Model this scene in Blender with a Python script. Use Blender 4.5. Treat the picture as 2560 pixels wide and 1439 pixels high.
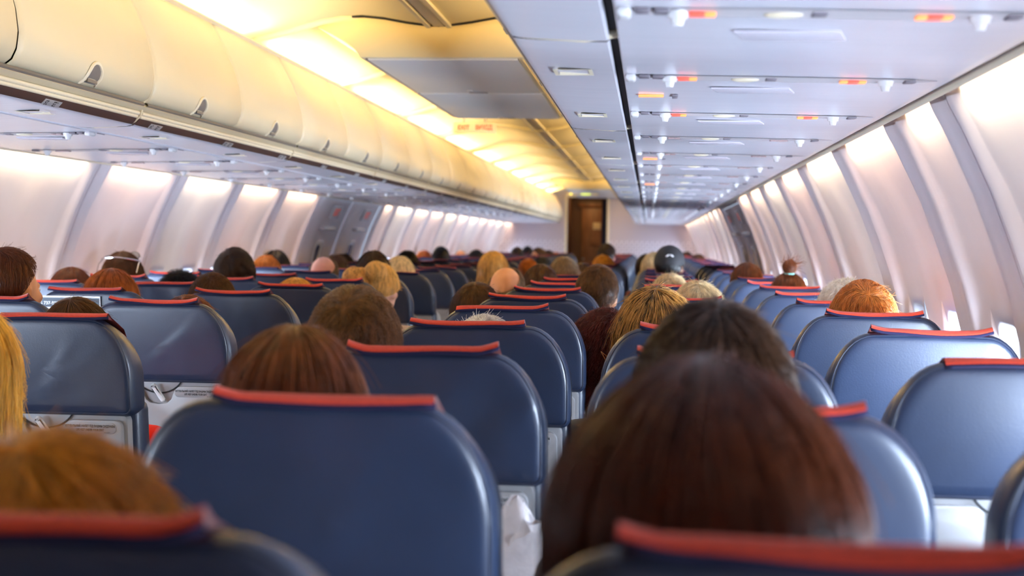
import bpy, bmesh, math, random
import numpy as np
from mathutils import Vector, Matrix, Quaternion

random.seed(7)
rng = np.random.default_rng(7)
for _o in list(bpy.data.objects):
    bpy.data.objects.remove(_o)
SC = bpy.context.scene
COL = SC.collection

# ------------------------------------------------------------------ camera
EYE = 1.31            # eye height above the cabin floor
CX = 0.9125             # sideways offset from the aisle centre line
FPX = 3500.0          # focal length in pixels of a 2560 px wide frame
cam_d = bpy.data.cameras.new('camera')
cam = bpy.data.objects.new('camera', cam_d)
COL.objects.link(cam)
cam_d.sensor_fit = 'HORIZONTAL'
cam_d.sensor_width = 36.0
cam_d.lens = 36.0 * FPX / 2560.0
cam_d.clip_start = 0.05
cam_d.clip_end = 200
d = Vector((1622 - 1280, 719.5 - 608, -FPX)).normalized()      # the aisle direction seen by the camera
u = Vector((0.017, 1, 0)); u = (u - d * u.dot(d)).normalized()  # up, with the slight tilt of the photograph
r = d.cross(u)
M = Matrix((r, d, u))                                           # rows: camera coords of world x, y, z
cam.matrix_world = Matrix.Translation((CX, 0, EYE)) @ M.to_4x4()
cam_d.dof.use_dof = True
cam_d.dof.focus_distance = 3.7
cam_d.dof.aperture_fstop = 3.9
SC.camera = cam

# ------------------------------------------------------------------ world, exposure
w = bpy.data.worlds.new('sky'); SC.world = w; w.use_nodes = True
w.node_tree.nodes['Background'].inputs[0].default_value = (0.62, 0.78, 1.0, 1)
w.node_tree.nodes['Background'].inputs[1].default_value = 1.0
vs = SC.view_settings
vs.view_transform = 'Standard'; vs.look = 'None'; vs.exposure = 0.3; vs.gamma = 1.0
vs.use_curve_mapping = False
SC.cycles.use_denoising = True
SC.cycles.max_bounces = 7
SC.cycles.diffuse_bounces = 4
SC.cycles.adaptive_threshold = 0.025
SC.cycles.glossy_bounces = 3
SC.cycles.transmission_bounces = 4
SC.cycles.sample_clamp_indirect = 6.0
SC.cycles.caustics_reflective = False
SC.cycles.caustics_refractive = False

COVE_E, WASH_E, WINDOW_E, DAY_R, DAY_L = 13.5, 4.0, 4.5, 24.0, 12.0
COVE_C, WASH_C, WINDOW_C = (1.0, 0.72, 0.33), (1.0, 0.76, 0.48), (0.66, 0.80, 1.0)

WASH_TINTS = [(1.0, .74, .46), (1.0, .68, .42), (1.0, .82, .50), (1.0, .70, .45), (.98, .84, .56)]     # ageing tubes differ a little
def area(name, loc, sx, sy, power, col, direction, spread=180):
    l = bpy.data.lights.new(name, 'AREA'); l.shape = 'RECTANGLE'
    l.size = sx; l.size_y = sy; l.energy = power; l.color = col; l.spread = math.radians(spread)
    o = bpy.data.objects.new(name, l); COL.objects.link(o)
    z = -Vector(direction).normalized(); y = Vector((0, 1, 0)); x = y.cross(z).normalized(); y = z.cross(x)
    m = Matrix((x, y, z)).transposed().to_4x4(); m.translation = loc
    o.matrix_world = m
    return o

# fluorescent tubes hidden on top of the overhead bins, washing the ceiling
YB0, YB1, BIN_L = 0.48, 24.66, 1.86
for s in (-1, 1):
    y = YB0
    while y < YB1 - 0.1:
        if s > 0 or y > 1: area('cove_lamp', (s * 0.815, y + BIN_L / 2, EYE + 0.795), 0.05, BIN_L - 0.42, COVE_E, COVE_C, (-s * 0.9, 0, 0.55), 165)
        y += BIN_L
# sidewall lamps above the window panels
JOINTS = [-2.05, -0.98, 0.09, 1.16, 2.25, 3.33, 3.96, 5.05, 6.2, 7.28, 8.32, 9.38, 10.5,
          12.95, 13.6, 14.72, 15.8, 16.95, 18.1, 19.25, 20.4, 21.55, 22.7, 23.85, 25.2]
JOFF = {-1: -.06, 1: -.15}      # the two sides are not panelled quite level with each other
for s in (-1, 1):
    for k, (j0, j1) in enumerate(zip(JOINTS[:-1], JOINTS[1:])):
        if j0 == 10.5:
            continue
        L = (j1 - j0) - 0.30
        area('sidewall_lamp', (s * 1.527, (j0 + j1) / 2 + JOFF[s], EYE + 0.345), 0.03, L, WASH_E * L, WASH_TINTS[k % 5], (s * 0.40, 0, -1), 105)
area('galley_lamp', (-0.2, 25.85, 2.2), 0.5, 0.5, 5, (1.0, 0.55, 0.2), (0, 0, -1))

# ------------------------------------------------------------------ materials
MATS = {}
def mat(name, col, rough=0.5, spec=0.5, metal=0.0, emit=None, estr=0.0, noise=0.0, nscale=40.0, bump=0.0, bscale=200.0, stretch=None, sheen=0.0, coat=0.0):
    if name in MATS:
        return MATS[name]
    m = bpy.data.materials.new(name); m.use_nodes = True
    nt = m.node_tree; b = nt.nodes['Principled BSDF']
    b.inputs['Base Color'].default_value = (*col, 1)
    b.inputs['Roughness'].default_value = rough
    b.inputs['Specular IOR Level'].default_value = spec
    b.inputs['Metallic'].default_value = metal
    b.inputs['Sheen Weight'].default_value = sheen
    b.inputs['Coat Weight'].default_value = coat
    b.inputs['Coat Roughness'].default_value = 0.24
    if emit:
        b.inputs['Emission Color'].default_value = (*emit, 1)
        b.inputs['Emission Strength'].default_value = estr
    if noise or bump:
        tc = nt.nodes.new('ShaderNodeTexCoord'); mp = nt.nodes.new('ShaderNodeMapping')
        nt.links.new(tc.outputs['Object'], mp.inputs['Vector'])
        if stretch:
            mp.inputs['Scale'].default_value = stretch
    if noise:
        n = nt.nodes.new('ShaderNodeTexNoise'); n.inputs['Scale'].default_value = nscale; n.inputs['Detail'].default_value = 4
        nt.links.new(mp.outputs[0], n.inputs['Vector'])
        cr = nt.nodes.new('ShaderNodeValToRGB')
        lo = [max(0, c * (1 - noise)) for c in col]; hi = [min(1, c * (1 + noise)) for c in col]
        cr.color_ramp.elements[0].position = 0.3; cr.color_ramp.elements[1].position = 0.7
        cr.color_ramp.elements[0].color = (*lo, 1); cr.color_ramp.elements[1].color = (*hi, 1)
        nt.links.new(n.outputs['Fac'], cr.inputs[0]); nt.links.new(cr.outputs[0], b.inputs['Base Color'])
    if bump:
        n2 = nt.nodes.new('ShaderNodeTexNoise'); n2.inputs['Scale'].default_value = bscale; n2.inputs['Detail'].default_value = 3
        nt.links.new(mp.outputs[0], n2.inputs['Vector'])
        bp = nt.nodes.new('ShaderNodeBump'); bp.inputs['Strength'].default_value = bump; bp.inputs['Distance'].default_value = 0.004
        nt.links.new(n2.outputs['Fac'], bp.inputs['Height']); nt.links.new(bp.outputs[0], b.inputs['Normal'])
    MATS[name] = m
    return m

def hair_mat(name, col, var=0.45):
    if name in MATS:
        return MATS[name]
    m = bpy.data.materials.new(name); m.use_nodes = True
    nt = m.node_tree; b = nt.nodes['Principled BSDF']
    b.inputs['Roughness'].default_value = 0.34
    b.inputs['Specular IOR Level'].default_value = 0.32
    tc = nt.nodes.new('ShaderNodeTexCoord'); n = nt.nodes.new('ShaderNodeTexNoise')
    mp = nt.nodes.new('ShaderNodeMapping'); mp.inputs['Scale'].default_value = (1, 1, 0.25)
    n.inputs['Scale'].default_value = 70; n.inputs['Detail'].default_value = 3
    nt.links.new(tc.outputs['Object'], mp.inputs[0]); nt.links.new(mp.outputs[0], n.inputs['Vector'])
    hi = nt.nodes.new('ShaderNodeHairInfo')
    ad = nt.nodes.new('ShaderNodeMath'); ad.operation = 'MULTIPLY_ADD'
    ad.inputs[1].default_value = 0.35
    nt.links.new(hi.outputs['Random'], ad.inputs[0]); nt.links.new(n.outputs['Fac'], ad.inputs[2])
    cr = nt.nodes.new('ShaderNodeValToRGB')
    cr.color_ramp.elements[0].position = 0.35 if var < .8 else .48; cr.color_ramp.elements[1].position = 0.85 if var < .8 else .80
    cr.color_ramp.elements[0].color = (*[c * (1 - var) for c in col], 1)
    cr.color_ramp.elements[1].color = (*[min(1, c * (1 + var)) for c in col], 1)
    nt.links.new(ad.outputs[0], cr.inputs[0]); nt.links.new(cr.outputs[0], b.inputs['Base Color'])
    MATS[name] = m
    return m

LEATHER = mat('navy_leather', (0.0150, 0.0250, 0.0545), 0.40, 0.5, noise=0.12, nscale=9, bump=0.08, bscale=260, coat=0.35)
PIPING = mat('navy_piping', (0.016, 0.022, 0.045), 0.5)
REDCLOTH = mat('red_cloth', (0.44, 0.034, 0.013), 0.8, 0.2, noise=0.10, nscale=150, sheen=0.2)
NAVYCLOTH = mat('dark_navy_cloth', (0.012, 0.010, 0.035), 0.85, 0.2)
SEATGREY = mat('grey_seat_plastic', (0.255, 0.25, 0.255), 0.38, 0.5, noise=0.03, nscale=30)
LATCHM = mat('pale_plastic', (0.68, 0.68, 0.68), 0.35)
DARKLINE = mat('black_gap', (0.012, 0.012, 0.014), 0.7)
INK = mat('black_ink', (0.02, 0.02, 0.022), 0.7)
FRAME = mat('seat_frame_metal', (0.35, 0.35, 0.37), 0.35, metal=0.8)
WALLM = mat('sidewall_panel', (0.70, 0.635, 0.665), 0.40, 0.4, noise=0.015, nscale=12)
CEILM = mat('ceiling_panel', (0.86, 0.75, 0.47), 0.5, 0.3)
BINM = mat('cream_bin_plastic', (0.70, 0.61, 0.42), 0.36, 0.45)
BINTRIM = mat('cream_bin_trim', (0.79, 0.71, 0.53), 0.35)
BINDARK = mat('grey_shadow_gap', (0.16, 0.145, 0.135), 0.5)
BROWN = mat('brown_label_strip', (0.060, 0.032, 0.028), 0.45)
PSUM = mat('white_service_panel', (0.66, 0.65, 0.71), 0.22, 0.5, noise=0.02, nscale=5, stretch=(0.5, 6, 1))
PSUREC = mat('grey_service_recess', (0.52, 0.49, 0.51), 0.4)
PSUDARK = mat('dark_service_recess', (0.20, 0.18, 0.21), 0.5)
WHITEP = mat('white_plastic', (0.74, 0.74, 0.76), 0.25)
REDLIT = mat('red_lit_sign', (0.6, 0.05, 0.03), 0.4, emit=(1.0, 0.12, 0.09), estr=1.1)
ORANGELIT = mat('orange_lit_sign', (0.7, 0.2, 0.05), 0.4, emit=(1.0, 0.30, 0.10), estr=1.3)
SIGNFACE = mat('backlit_cream_sign', (0.85, 0.70, 0.40), 0.4, emit=(1.0, 0.72, 0.25), estr=0.25)
SIGNRED = mat('red_lettering', (0.75, 0.06, 0.02), 0.5, emit=(1.0, 0.10, 0.02), estr=0.12)
YELLOWLIT = mat('yellow_lit_sign', (0.8, 0.7, 0.1), 0.4, emit=(1.0, 0.85, 0.12), estr=1.6)
CARPET = mat('navy_carpet', (0.03, 0.04, 0.08), 0.95, 0.1, noise=0.4, nscale=300)
BULKM = mat('bulkhead_laminate', (0.55, 0.50, 0.56), 0.45)
WOOD = mat('brown_door_laminate', (0.21, 0.095, 0.045), 0.4, noise=0.25, nscale=6, stretch=(4, 4, 0.6))
WOODDK = mat('dark_brown_laminate', (0.10, 0.045, 0.022), 0.4)
CURTAIN = mat('navy_curtain', (0.012, 0.016, 0.04), 0.85)
PANE = mat('window_daylight', (0.8, 0.85, 0.9), 0.3, emit=WINDOW_C, estr=WINDOW_E)
SHADE = mat('window_shade', (0.80, 0.80, 0.84), 0.4)
DARKGLASS = mat('dim_window_glass', (0.10, 0.11, 0.16), 0.15)
WHITEBAG = mat('white_plastic_bag', (0.46, 0.42, 0.42), 0.3, noise=0.1, nscale=30, bump=0.6, bscale=35)
PINK = mat('pink_packet', (0.45, 0.05, 0.10), 0.4)
CARDM = mat('white_card', (0.80, 0.80, 0.80), 0.5)
CARDBAND = mat('dark_card_band', (0.05, 0.07, 0.10), 0.5)
EYEW = mat('eye_white', (0.8, 0.78, 0.75), 0.2)
EYED = mat('eye_iris', (0.03, 0.02, 0.015), 0.2)
SILVER = mat('silver_glasses_frame', (0.75, 0.75, 0.75), 0.15, metal=1.0)
LENS = mat('pale_lens', (0.75, 0.78, 0.80), 0.05)
TEAL = mat('teal_beads', (0.25, 0.62, 0.55), 0.2)
BLACKCAP = mat('black_cap_cloth', (0.012, 0.012, 0.015), 0.8)
GOLD = mat('gold_hairpin', (0.9, 0.35, 0.12), 0.25, metal=0.9)
BOWM = mat('mustard_bow_cloth', (0.55, 0.27, 0.04), 0.6)

# bulkhead pattern: pale lozenges in rows, printed on the laminate
def lozenge_pattern(m):
    nt = m.node_tree; b = nt.nodes['Principled BSDF']
    tc = nt.nodes.new('ShaderNodeTexCoord'); sp = nt.nodes.new('ShaderNodeSeparateXYZ')
    nt.links.new(tc.outputs['Object'], sp.inputs[0])
    def mth(op, a, bv=None):
        n = nt.nodes.new('ShaderNodeMath'); n.operation = op
        for i, v in enumerate((a, bv)):
            if v is None: continue
            if isinstance(v, (int, float)): n.inputs[i].default_value = v
            else: nt.links.new(v, n.inputs[i])
        return n.outputs[0]
    X, Z = sp.outputs['X'], sp.outputs['Z']
    p = mth('ADD', mth('MULTIPLY', X, 11.0), mth('MULTIPLY', Z, 11.0))
    q = mth('SUBTRACT', mth('MULTIPLY', X, 11.0), mth('MULTIPLY', Z, 11.0))
    a1 = mth('LESS_THAN', mth('FRACT', p), 0.55); a2 = mth('LESS_THAN', mth('FRACT', q), 0.30)
    band = mth('MULTIPLY', mth('LESS_THAN', Z, 1.36), mth('GREATER_THAN', Z, 1.10))
    f = mth('MULTIPLY', mth('MULTIPLY', a1, a2), band)
    mx = nt.nodes.new('ShaderNodeMixRGB'); nt.links.new(f, mx.inputs[0])
    mx.inputs[1].default_value = b.inputs['Base Color'].default_value; mx.inputs[2].default_value = (0.92, 0.90, 0.94, 1)
    nt.links.new(mx.outputs[0], b.inputs['Base Color'])
lozenge_pattern(BULKM)

# ------------------------------------------------------------------ helpers
def mesh_from(name, verts, faces, smooth=True):
    me = bpy.data.meshes.new(name); me.from_pydata([tuple(v) for v in verts], [], faces)
    me.validate(); me.update()
    if smooth:
        me.polygons.foreach_set('use_smooth', [True] * len(me.polygons))
    return me

def link(name, data, parent=None, m=None, loc=None):
    o = bpy.data.objects.new(name, data); COL.objects.link(o)
    if parent: o.parent = parent
    if loc is not None: o.location = loc
    if m is not None and data is not None:
        ms = m if isinstance(m, (list, tuple)) else [m]
        if len(data.materials) == 0:
            for q in ms: data.materials.append(q)
    return o

def tag(o, label=None, cat=None, group=None, kind=None):
    if label: o['label'] = label
    if cat: o['category'] = cat
    if group: o['group'] = group
    if kind: o['kind'] = kind
    return o

def thing(name, label, cat, loc=(0, 0, 0), group=None):
    o = bpy.data.objects.new(name, None); COL.objects.link(o); o.location = loc
    o.empty_display_size = 0.05
    return tag(o, label, cat, group)

def copy_tree(o, parent=None):
    c = o.copy(); COL.objects.link(c); c.parent = parent
    for ch in o.children: copy_tree(ch, c)
    return c

class MB:
    def __init__(self): self.bm = bmesh.new()
    def box(self, c, s, bev=0.0, seg=2, rot=None):
        r = bmesh.ops.create_cube(self.bm, size=1.0); vs_ = r['verts']
        bmesh.ops.scale(self.bm, vec=s, verts=vs_)
        if bev > 0:
            es = list({e for v in vs_ for e in v.link_edges})
            rr = bmesh.ops.bevel(self.bm, geom=es, offset=min(bev, min(s) * 0.49), segments=seg, profile=0.5, affect='EDGES')
            vs_ = list({v for f in rr['faces'] for v in f.verts} | {v for v in vs_ if v.is_valid})
            vs_ = list(self._isl(vs_))
        if rot is not None: bmesh.ops.rotate(self.bm, cent=(0, 0, 0), matrix=rot, verts=vs_)
        bmesh.ops.translate(self.bm, vec=c, verts=vs_)
        return self
    def _isl(self, vs_):
        seen = set(vs_); st = list(vs_)
        while st:
            v = st.pop()
            for e in v.link_edges:
                w_ = e.other_vert(v)
                if w_ not in seen: seen.add(w_); st.append(w_)
        return seen
    def cyl(self, p0, p1, r0, r1=None, n=16):
        p0 = Vector(p0); p1 = Vector(p1); r1 = r0 if r1 is None else r1
        q = (p1 - p0).to_track_quat('Z', 'Y'); L = (p1 - p0).length
        rr = bmesh.ops.create_cone(self.bm, cap_ends=True, segments=n, radius1=r0, radius2=r1, depth=L)
        bmesh.ops.rotate(self.bm, cent=(0, 0, 0), matrix=q.to_matrix(), verts=rr['verts'])
        bmesh.ops.translate(self.bm, vec=(p0 + p1) / 2, verts=rr['verts'])
        return self
    def ell(self, c, s, n=16, m=10, rot=None):
        rr = bmesh.ops.create_uvsphere(self.bm, u_segments=n, v_segments=m, radius=1)
        bmesh.ops.scale(self.bm, vec=s, verts=rr['verts'])
        if rot is not None: bmesh.ops.rotate(self.bm, cent=(0, 0, 0), matrix=rot, verts=rr['verts'])
        bmesh.ops.translate(self.bm, vec=c, verts=rr['verts'])
        return self
    def cap(self, p0, r0, p1, r1, n=10):
        b2 = bmesh.new()
        for p, rad in ((p0, r0), (p1, r1)):
            rr = bmesh.ops.create_uvsphere(b2, u_segments=n, v_segments=max(6, n // 2 + 2), radius=rad)
            bmesh.ops.translate(b2, vec=p, verts=rr['verts'])
        h = bmesh.ops.convex_hull(b2, input=b2.verts)
        bmesh.ops.delete(b2, geom=list({g for g in h['geom_interior'] + h['geom_unused'] if isinstance(g, bmesh.types.BMVert)}), context='VERTS')
        me = bpy.data.meshes.new('t'); b2.to_mesh(me); b2.free(); self.bm.from_mesh(me); bpy.data.meshes.remove(me)
        return self
    def tube(self, pts, rad, n=6, closed=False):
        pts = [Vector(p) for p in pts]; rings = []
        N = len(pts)
        for i, p in enumerate(pts):
            a = pts[(i - 1) % N] if (closed or i > 0) else p
            b = pts[(i + 1) % N] if (closed or i < N - 1) else p
            t = (b - a).normalized(); q = t.to_track_quat('Z', 'Y')
            rr = rad[i] if isinstance(rad, (list, tuple)) else rad
            rings.append([self.bm.verts.new(p + q @ Vector((math.cos(k * 2 * math.pi / n) * rr, math.sin(k * 2 * math.pi / n) * rr, 0))) for k in range(n)])
        for i in range(N if closed else N - 1):
            A = rings[i]; B = rings[(i + 1) % N]
            for k in range(n):
                try: self.bm.faces.new((A[k], A[(k + 1) % n], B[(k + 1) % n], B[k]))
                except ValueError: pass
        if not closed:
            self.bm.faces.new(rings[0][::-1]); self.bm.faces.new(rings[-1])
        return self
    def poly(self, outline, axis_fn, depth_vec, bev=0.0, seg=2):
        """outline of 2D points -> axis_fn gives 3D; extruded by depth_vec"""
        vs_ = [self.bm.verts.new(axis_fn(*p)) for p in outline]
        f = self.bm.faces.new(vs_)
        ex = bmesh.ops.extrude_face_region(self.bm, geom=[f])
        nv = [g for g in ex['geom'] if isinstance(g, bmesh.types.BMVert)]
        bmesh.ops.translate(self.bm, vec=depth_vec, verts=nv)
        bmesh.ops.recalc_face_normals(self.bm, faces=list({ff for v in vs_ + nv for ff in v.link_faces}))
        if bev > 0:
            nf = [g for g in ex['geom'] if isinstance(g, bmesh.types.BMFace)]
            es = list({e for ff in nf for e in ff.edges})
            bmesh.ops.bevel(self.bm, geom=es, offset=bev, segments=seg, profile=0.5, affect='EDGES')
        return self
    def sweep(self, prof, y0, y1, closed=False, caps=False):
        """profile of (x, z) points extruded along y"""
        A = [self.bm.verts.new((x, y0, z)) for x, z in prof]; B = [self.bm.verts.new((x, y1, z)) for x, z in prof]
        n = len(prof)
        for i in range(n if closed else n - 1):
            j = (i + 1) % n
            self.bm.faces.new((A[i], A[j], B[j], B[i]))
        if closed and caps:
            self.bm.faces.new(A[::-1]); self.bm.faces.new(B)
        return self
    def mesh(self, name, smooth=True, angle=40, recalc=True):
        if recalc: bmesh.ops.recalc_face_normals(self.bm, faces=self.bm.faces)
        me = bpy.data.meshes.new(name); self.bm.to_mesh(me); self.bm.free()
        if smooth:
            me.polygons.foreach_set('use_smooth', [True] * len(me.polygons))
            me.set_sharp_from_angle(angle=math.radians(angle))
        return me
    def obj(self, name, m, parent=None, loc=None, **k):
        return link(name, self.mesh(name, **k), parent, m, loc)

_txt = {}
def text_mesh(body, size, bold=0.0):
    key = (body, size, bold)
    if key in _txt: return _txt[key]
    cu = bpy.data.curves.new('lettering', 'FONT'); cu.body = body; cu.size = size
    cu.align_x = 'CENTER'; cu.align_y = 'CENTER'; cu.offset = bold; cu.resolution_u = 2
    o = bpy.data.objects.new('t', cu); COL.objects.link(o)
    dg = bpy.context.evaluated_depsgraph_get(); dg.update()
    me = bpy.data.meshes.new_from_object(o.evaluated_get(dg)); me.name = 'lettering'
    bpy.data.objects.remove(o); bpy.data.curves.remove(cu)
    _txt[key] = me
    return me
def put_text(body, size, m, parent, loc, rot=(math.pi / 2, 0, 0), bold=0.0, sx=1.0, name='lettering'):
    me = text_mesh(body, size, bold)
    o = link(name, me, parent, m, loc); o.rotation_euler = rot; o.scale = (sx, 1, 1)
    return o

def rrect(x0, x1, z0, z1, r_, n=5):
    pts = []
    for cx, cz, a0 in ((x1 - r_, z1 - r_, 0), (x0 + r_, z1 - r_, 90), (x0 + r_, z0 + r_, 180), (x1 - r_, z0 + r_, 270)):
        for k in range(n + 1):
            a = math.radians(a0 + 90 * k / n); pts.append((cx + r_ * math.cos(a), cz + r_ * math.sin(a)))
    return pts
ORD = ['zeroth', 'first', 'second', 'third', 'fourth', 'fifth', 'sixth', 'seventh', 'eighth', 'ninth', 'tenth', 'eleventh', 'twelfth',
       'thirteenth', 'fourteenth', 'fifteenth', 'sixteenth', 'seventeenth', 'eighteenth', 'nineteenth', 'twentieth', 'twenty-first',
       'twenty-second', 'twenty-third', 'twenty-fourth', 'twenty-fifth', 'twenty-sixth', 'twenty-seventh', 'twenty-eighth',
       'twenty-ninth', 'thirtieth', 'thirty-first', 'thirty-second']
Z = lambda dz: EYE + dz

# ------------------------------------------------------------------ the shell
MB().box((0, 11.3, -0.03), (3.5, 29.4, 0.06)).obj('floor', CARPET)['kind'] = 'structure'

WPROF = [(1.545, .365), (1.556, .34), (1.568, .31), (1.595, .262), (1.62, .21), (1.662, .12), (1.70, .02), (1.742, -.10), (1.775, -.226),
         (1.786, -.33), (1.79, -.45), (1.787, -.60), (1.775, -.80), (1.74, -1.0), (1.70, -1.15), (1.64, -1.31)]
def wall_a(dz):
    for (a0, z0), (a1, z1) in zip(WPROF[:-1], WPROF[1:]):
        if z1 <= dz <= z0:
            return a0 + (a1 - a0) * (z0 - dz) / (z0 - z1)
    return WPROF[-1][0]
WIN_W, WIN_T, WIN_B = 0.25, -.155, -.535          # window cut-outs
winlist = []
for j0, j1 in zip(JOINTS[:-1], JOINTS[1:]):
    if j0 == 10.5: continue
    if j1 - j0 > 0.9:
        winlist += [(j0 + j1) / 2 - 0.265, (j0 + j1) / 2 + 0.265]
    else:
        winlist += [(j0 + j1) / 2]
def smooth01(t): t = min(1, max(0, t)); return t * t * (3 - 2 * t)
def relief(y, dz):
    """how far the moulded panel stands back (towards the skin) at a point"""
    dj = min(abs(y - j) for j in JOINTS)
    dw = min(abs(y - q) for q in winlist)
    v = 0.0
    v += 0.016 * (1 - smooth01((dw - 0.13) / 0.10)) * 1.0 * smooth01((0.28 - dz) / 0.25)   # shallow bay around each window
    v -= 0.020 * smooth01((dj - 0.035) / 0.05) * (1 - smooth01((dj - 0.085) / 0.05))       # raised rib beside each joint
    if dj < 0.006: v += 0.010                                                          # groove
    return v
def build_wall(s, name):
    ys = set()
    for j in JOINTS:
        for q in (-.13, -.105, -.085, -.06, -.035, -.02, -.0065, -.005, .005, .0065, .02, .035, .06, .085, .105, .13): ys.add(round(j + q, 4))
    for q in winlist:
        for t in (-.23, -.20, -.17, -.15, -WIN_W / 2, -.07, 0, .07, WIN_W / 2, .15, .17, .20, .23): ys.add(round(q + t, 4))
    ys = sorted(y for y in ys if -2.05 <= y <= 25.2)
    out = [ys[0]]
    wk = set(round(q + t, 4) for q in winlist for t in (-WIN_W / 2, WIN_W / 2))
    for y in ys[1:]:
        if y - out[-1] > 0.0012 or y in wk: out.append(y)
    ys = out
    zs = []
    for (a0, z0), (a1, z1) in zip(WPROF[:-1], WPROF[1:]):
        zs.append(z0)
    zs += [WIN_T, WIN_B, WPROF[-1][1]]
    zs = sorted(set(zs), reverse=True)
    bm = bmesh.new(); grid = []
    for y in ys:
        grid.append([bm.verts.new((s * (wall_a(z) + relief(y, z)), y, Z(z))) for z in zs])
    for i in range(len(ys) - 1):
        ym = (ys[i] + ys[i + 1]) / 2
        inwin = any(abs(ym - q) < WIN_W / 2 for q in winlist)
        exitz = 10.5 < ym < 12.95
        for k in range(len(zs) - 1):
            zm = (zs[k] + zs[k + 1]) / 2
            if inwin and WIN_B < zm < WIN_T: continue
            if exitz and -1.0 < zm < .31: continue
            bm.faces.new((grid[i][k], grid[i][k + 1], grid[i + 1][k + 1], grid[i + 1][k]))
    bmesh.ops.recalc_face_normals(bm, faces=bm.faces)
    me = bpy.data.meshes.new(name); bm.to_mesh(me); bm.free()
    me.polygons.foreach_set('use_smooth', [True] * len(me.polygons)); me.set_sharp_from_angle(angle=math.radians(50))
    o = link(name, me, None, WALLM, (0, JOFF[s], 0)); o['kind'] = 'structure'
build_wall(-1, 'wall_left'); build_wall(1, 'wall_right')

# windows: moulded reveal, bright pane, shade pulled part of the way
def window_meshes(s):
    zc = (WIN_T + WIN_B) / 2; hh = (WIN_T - WIN_B) / 2
    def at(y, z, depth):                      # z relative to window centre
        return (s * (wall_a(zc + z) + 0.016 + depth), y, z)
    n = 6
    outer = [(x, z) for x, z in rrect(-WIN_W / 2 - .004, WIN_W / 2 + .004, -hh - .004, hh + .004, .004, n)]
    i1 = rrect(-.110, .110, -.165, .165, .06, n); i2 = rrect(-.102, .102, -.155, .155, .055, n); i3 = rrect(-.088, .088, -.14, .14, .05, n)
    loops = [(outer, -.0004), (i1, -.0004), (i2, .006), (i3, .055)]
    vs_, fs = [], []
    for lp, dp in loops: vs_ += [at(p[0], p[1], dp) for p in lp]
    N = len(outer)
    for L in range(3):
        for k in range(N):
            fs.append((L * N + k, L * N + (k + 1) % N, (L + 1) * N + (k + 1) % N, (L + 1) * N + k))
    fr = mesh_from('window_frame', vs_, fs); fr.set_sharp_from_angle(angle=math.radians(40))
    pv = [at(p[0] * 1.02, p[1] * 1.02, .056) for p in i3]; pane = mesh_from('window_pane', pv, [tuple(range(len(pv)))], False)
    def shade(zb, zt=.145):
        sh = MB()
        A = [at(-.091, zt, .045), at(.091, zt, .045), at(.091, zb, .045), at(-.091, zb, .045)]
        B = [at(-.091, zt, .049), at(.091, zt, .049), at(.091, zb, .049), at(-.091, zb, .049)]
        va = [sh.bm.verts.new(p) for p in A]; vb = [sh.bm.verts.new(p) for p in B]
        sh.bm.faces.new(va); sh.bm.faces.new(vb[::-1])
        for k in range(4): sh.bm.faces.new((va[k], va[(k + 1) % 4], vb[(k + 1) % 4], vb[k]))
        return sh.mesh('window_shade', smooth=False)
    return fr, pane, shade(.03), shade(-.145), zc
for s in (-1, 1):
    fr, pn, sh, shc, zc = window_meshes(s)
    shc.materials.append(SHADE); fr.materials.append(WALLM); fr.materials.append(WHITEP); fr.polygons.foreach_set('material_index', [0 if p < len(fr.polygons) // 3 else 1 for p in range(len(fr.polygons))]); pn.materials.append(PANE); sh.materials.append(SHADE)
    for i, y in enumerate(winlist):
        o = link('window_%d' % (i + 1 + (100 if s > 0 else 0)), fr, loc=(0, y + JOFF[s], Z(zc))); o['kind'] = 'structure'
        link('pane', pn, o)
        if y >= .45:
            half = i % 5 == 2
            area('window_daylight', (s * (wall_a(zc) + .016 + .050), y + JOFF[s], Z(zc) - (.05 if half else 0)), .27 - (.10 if half else 0), .165, (DAY_R if s > 0 else DAY_L) * (.65 if half else 1), WINDOW_C, (-s, .50 if y < 20 else -.3, -.04), 136)
        if i % 5 == 2 or y < .45: link('shade', sh if y > .45 else shc, o)  # closed ones behind the camera are unseen, added to hold daylight back

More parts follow.
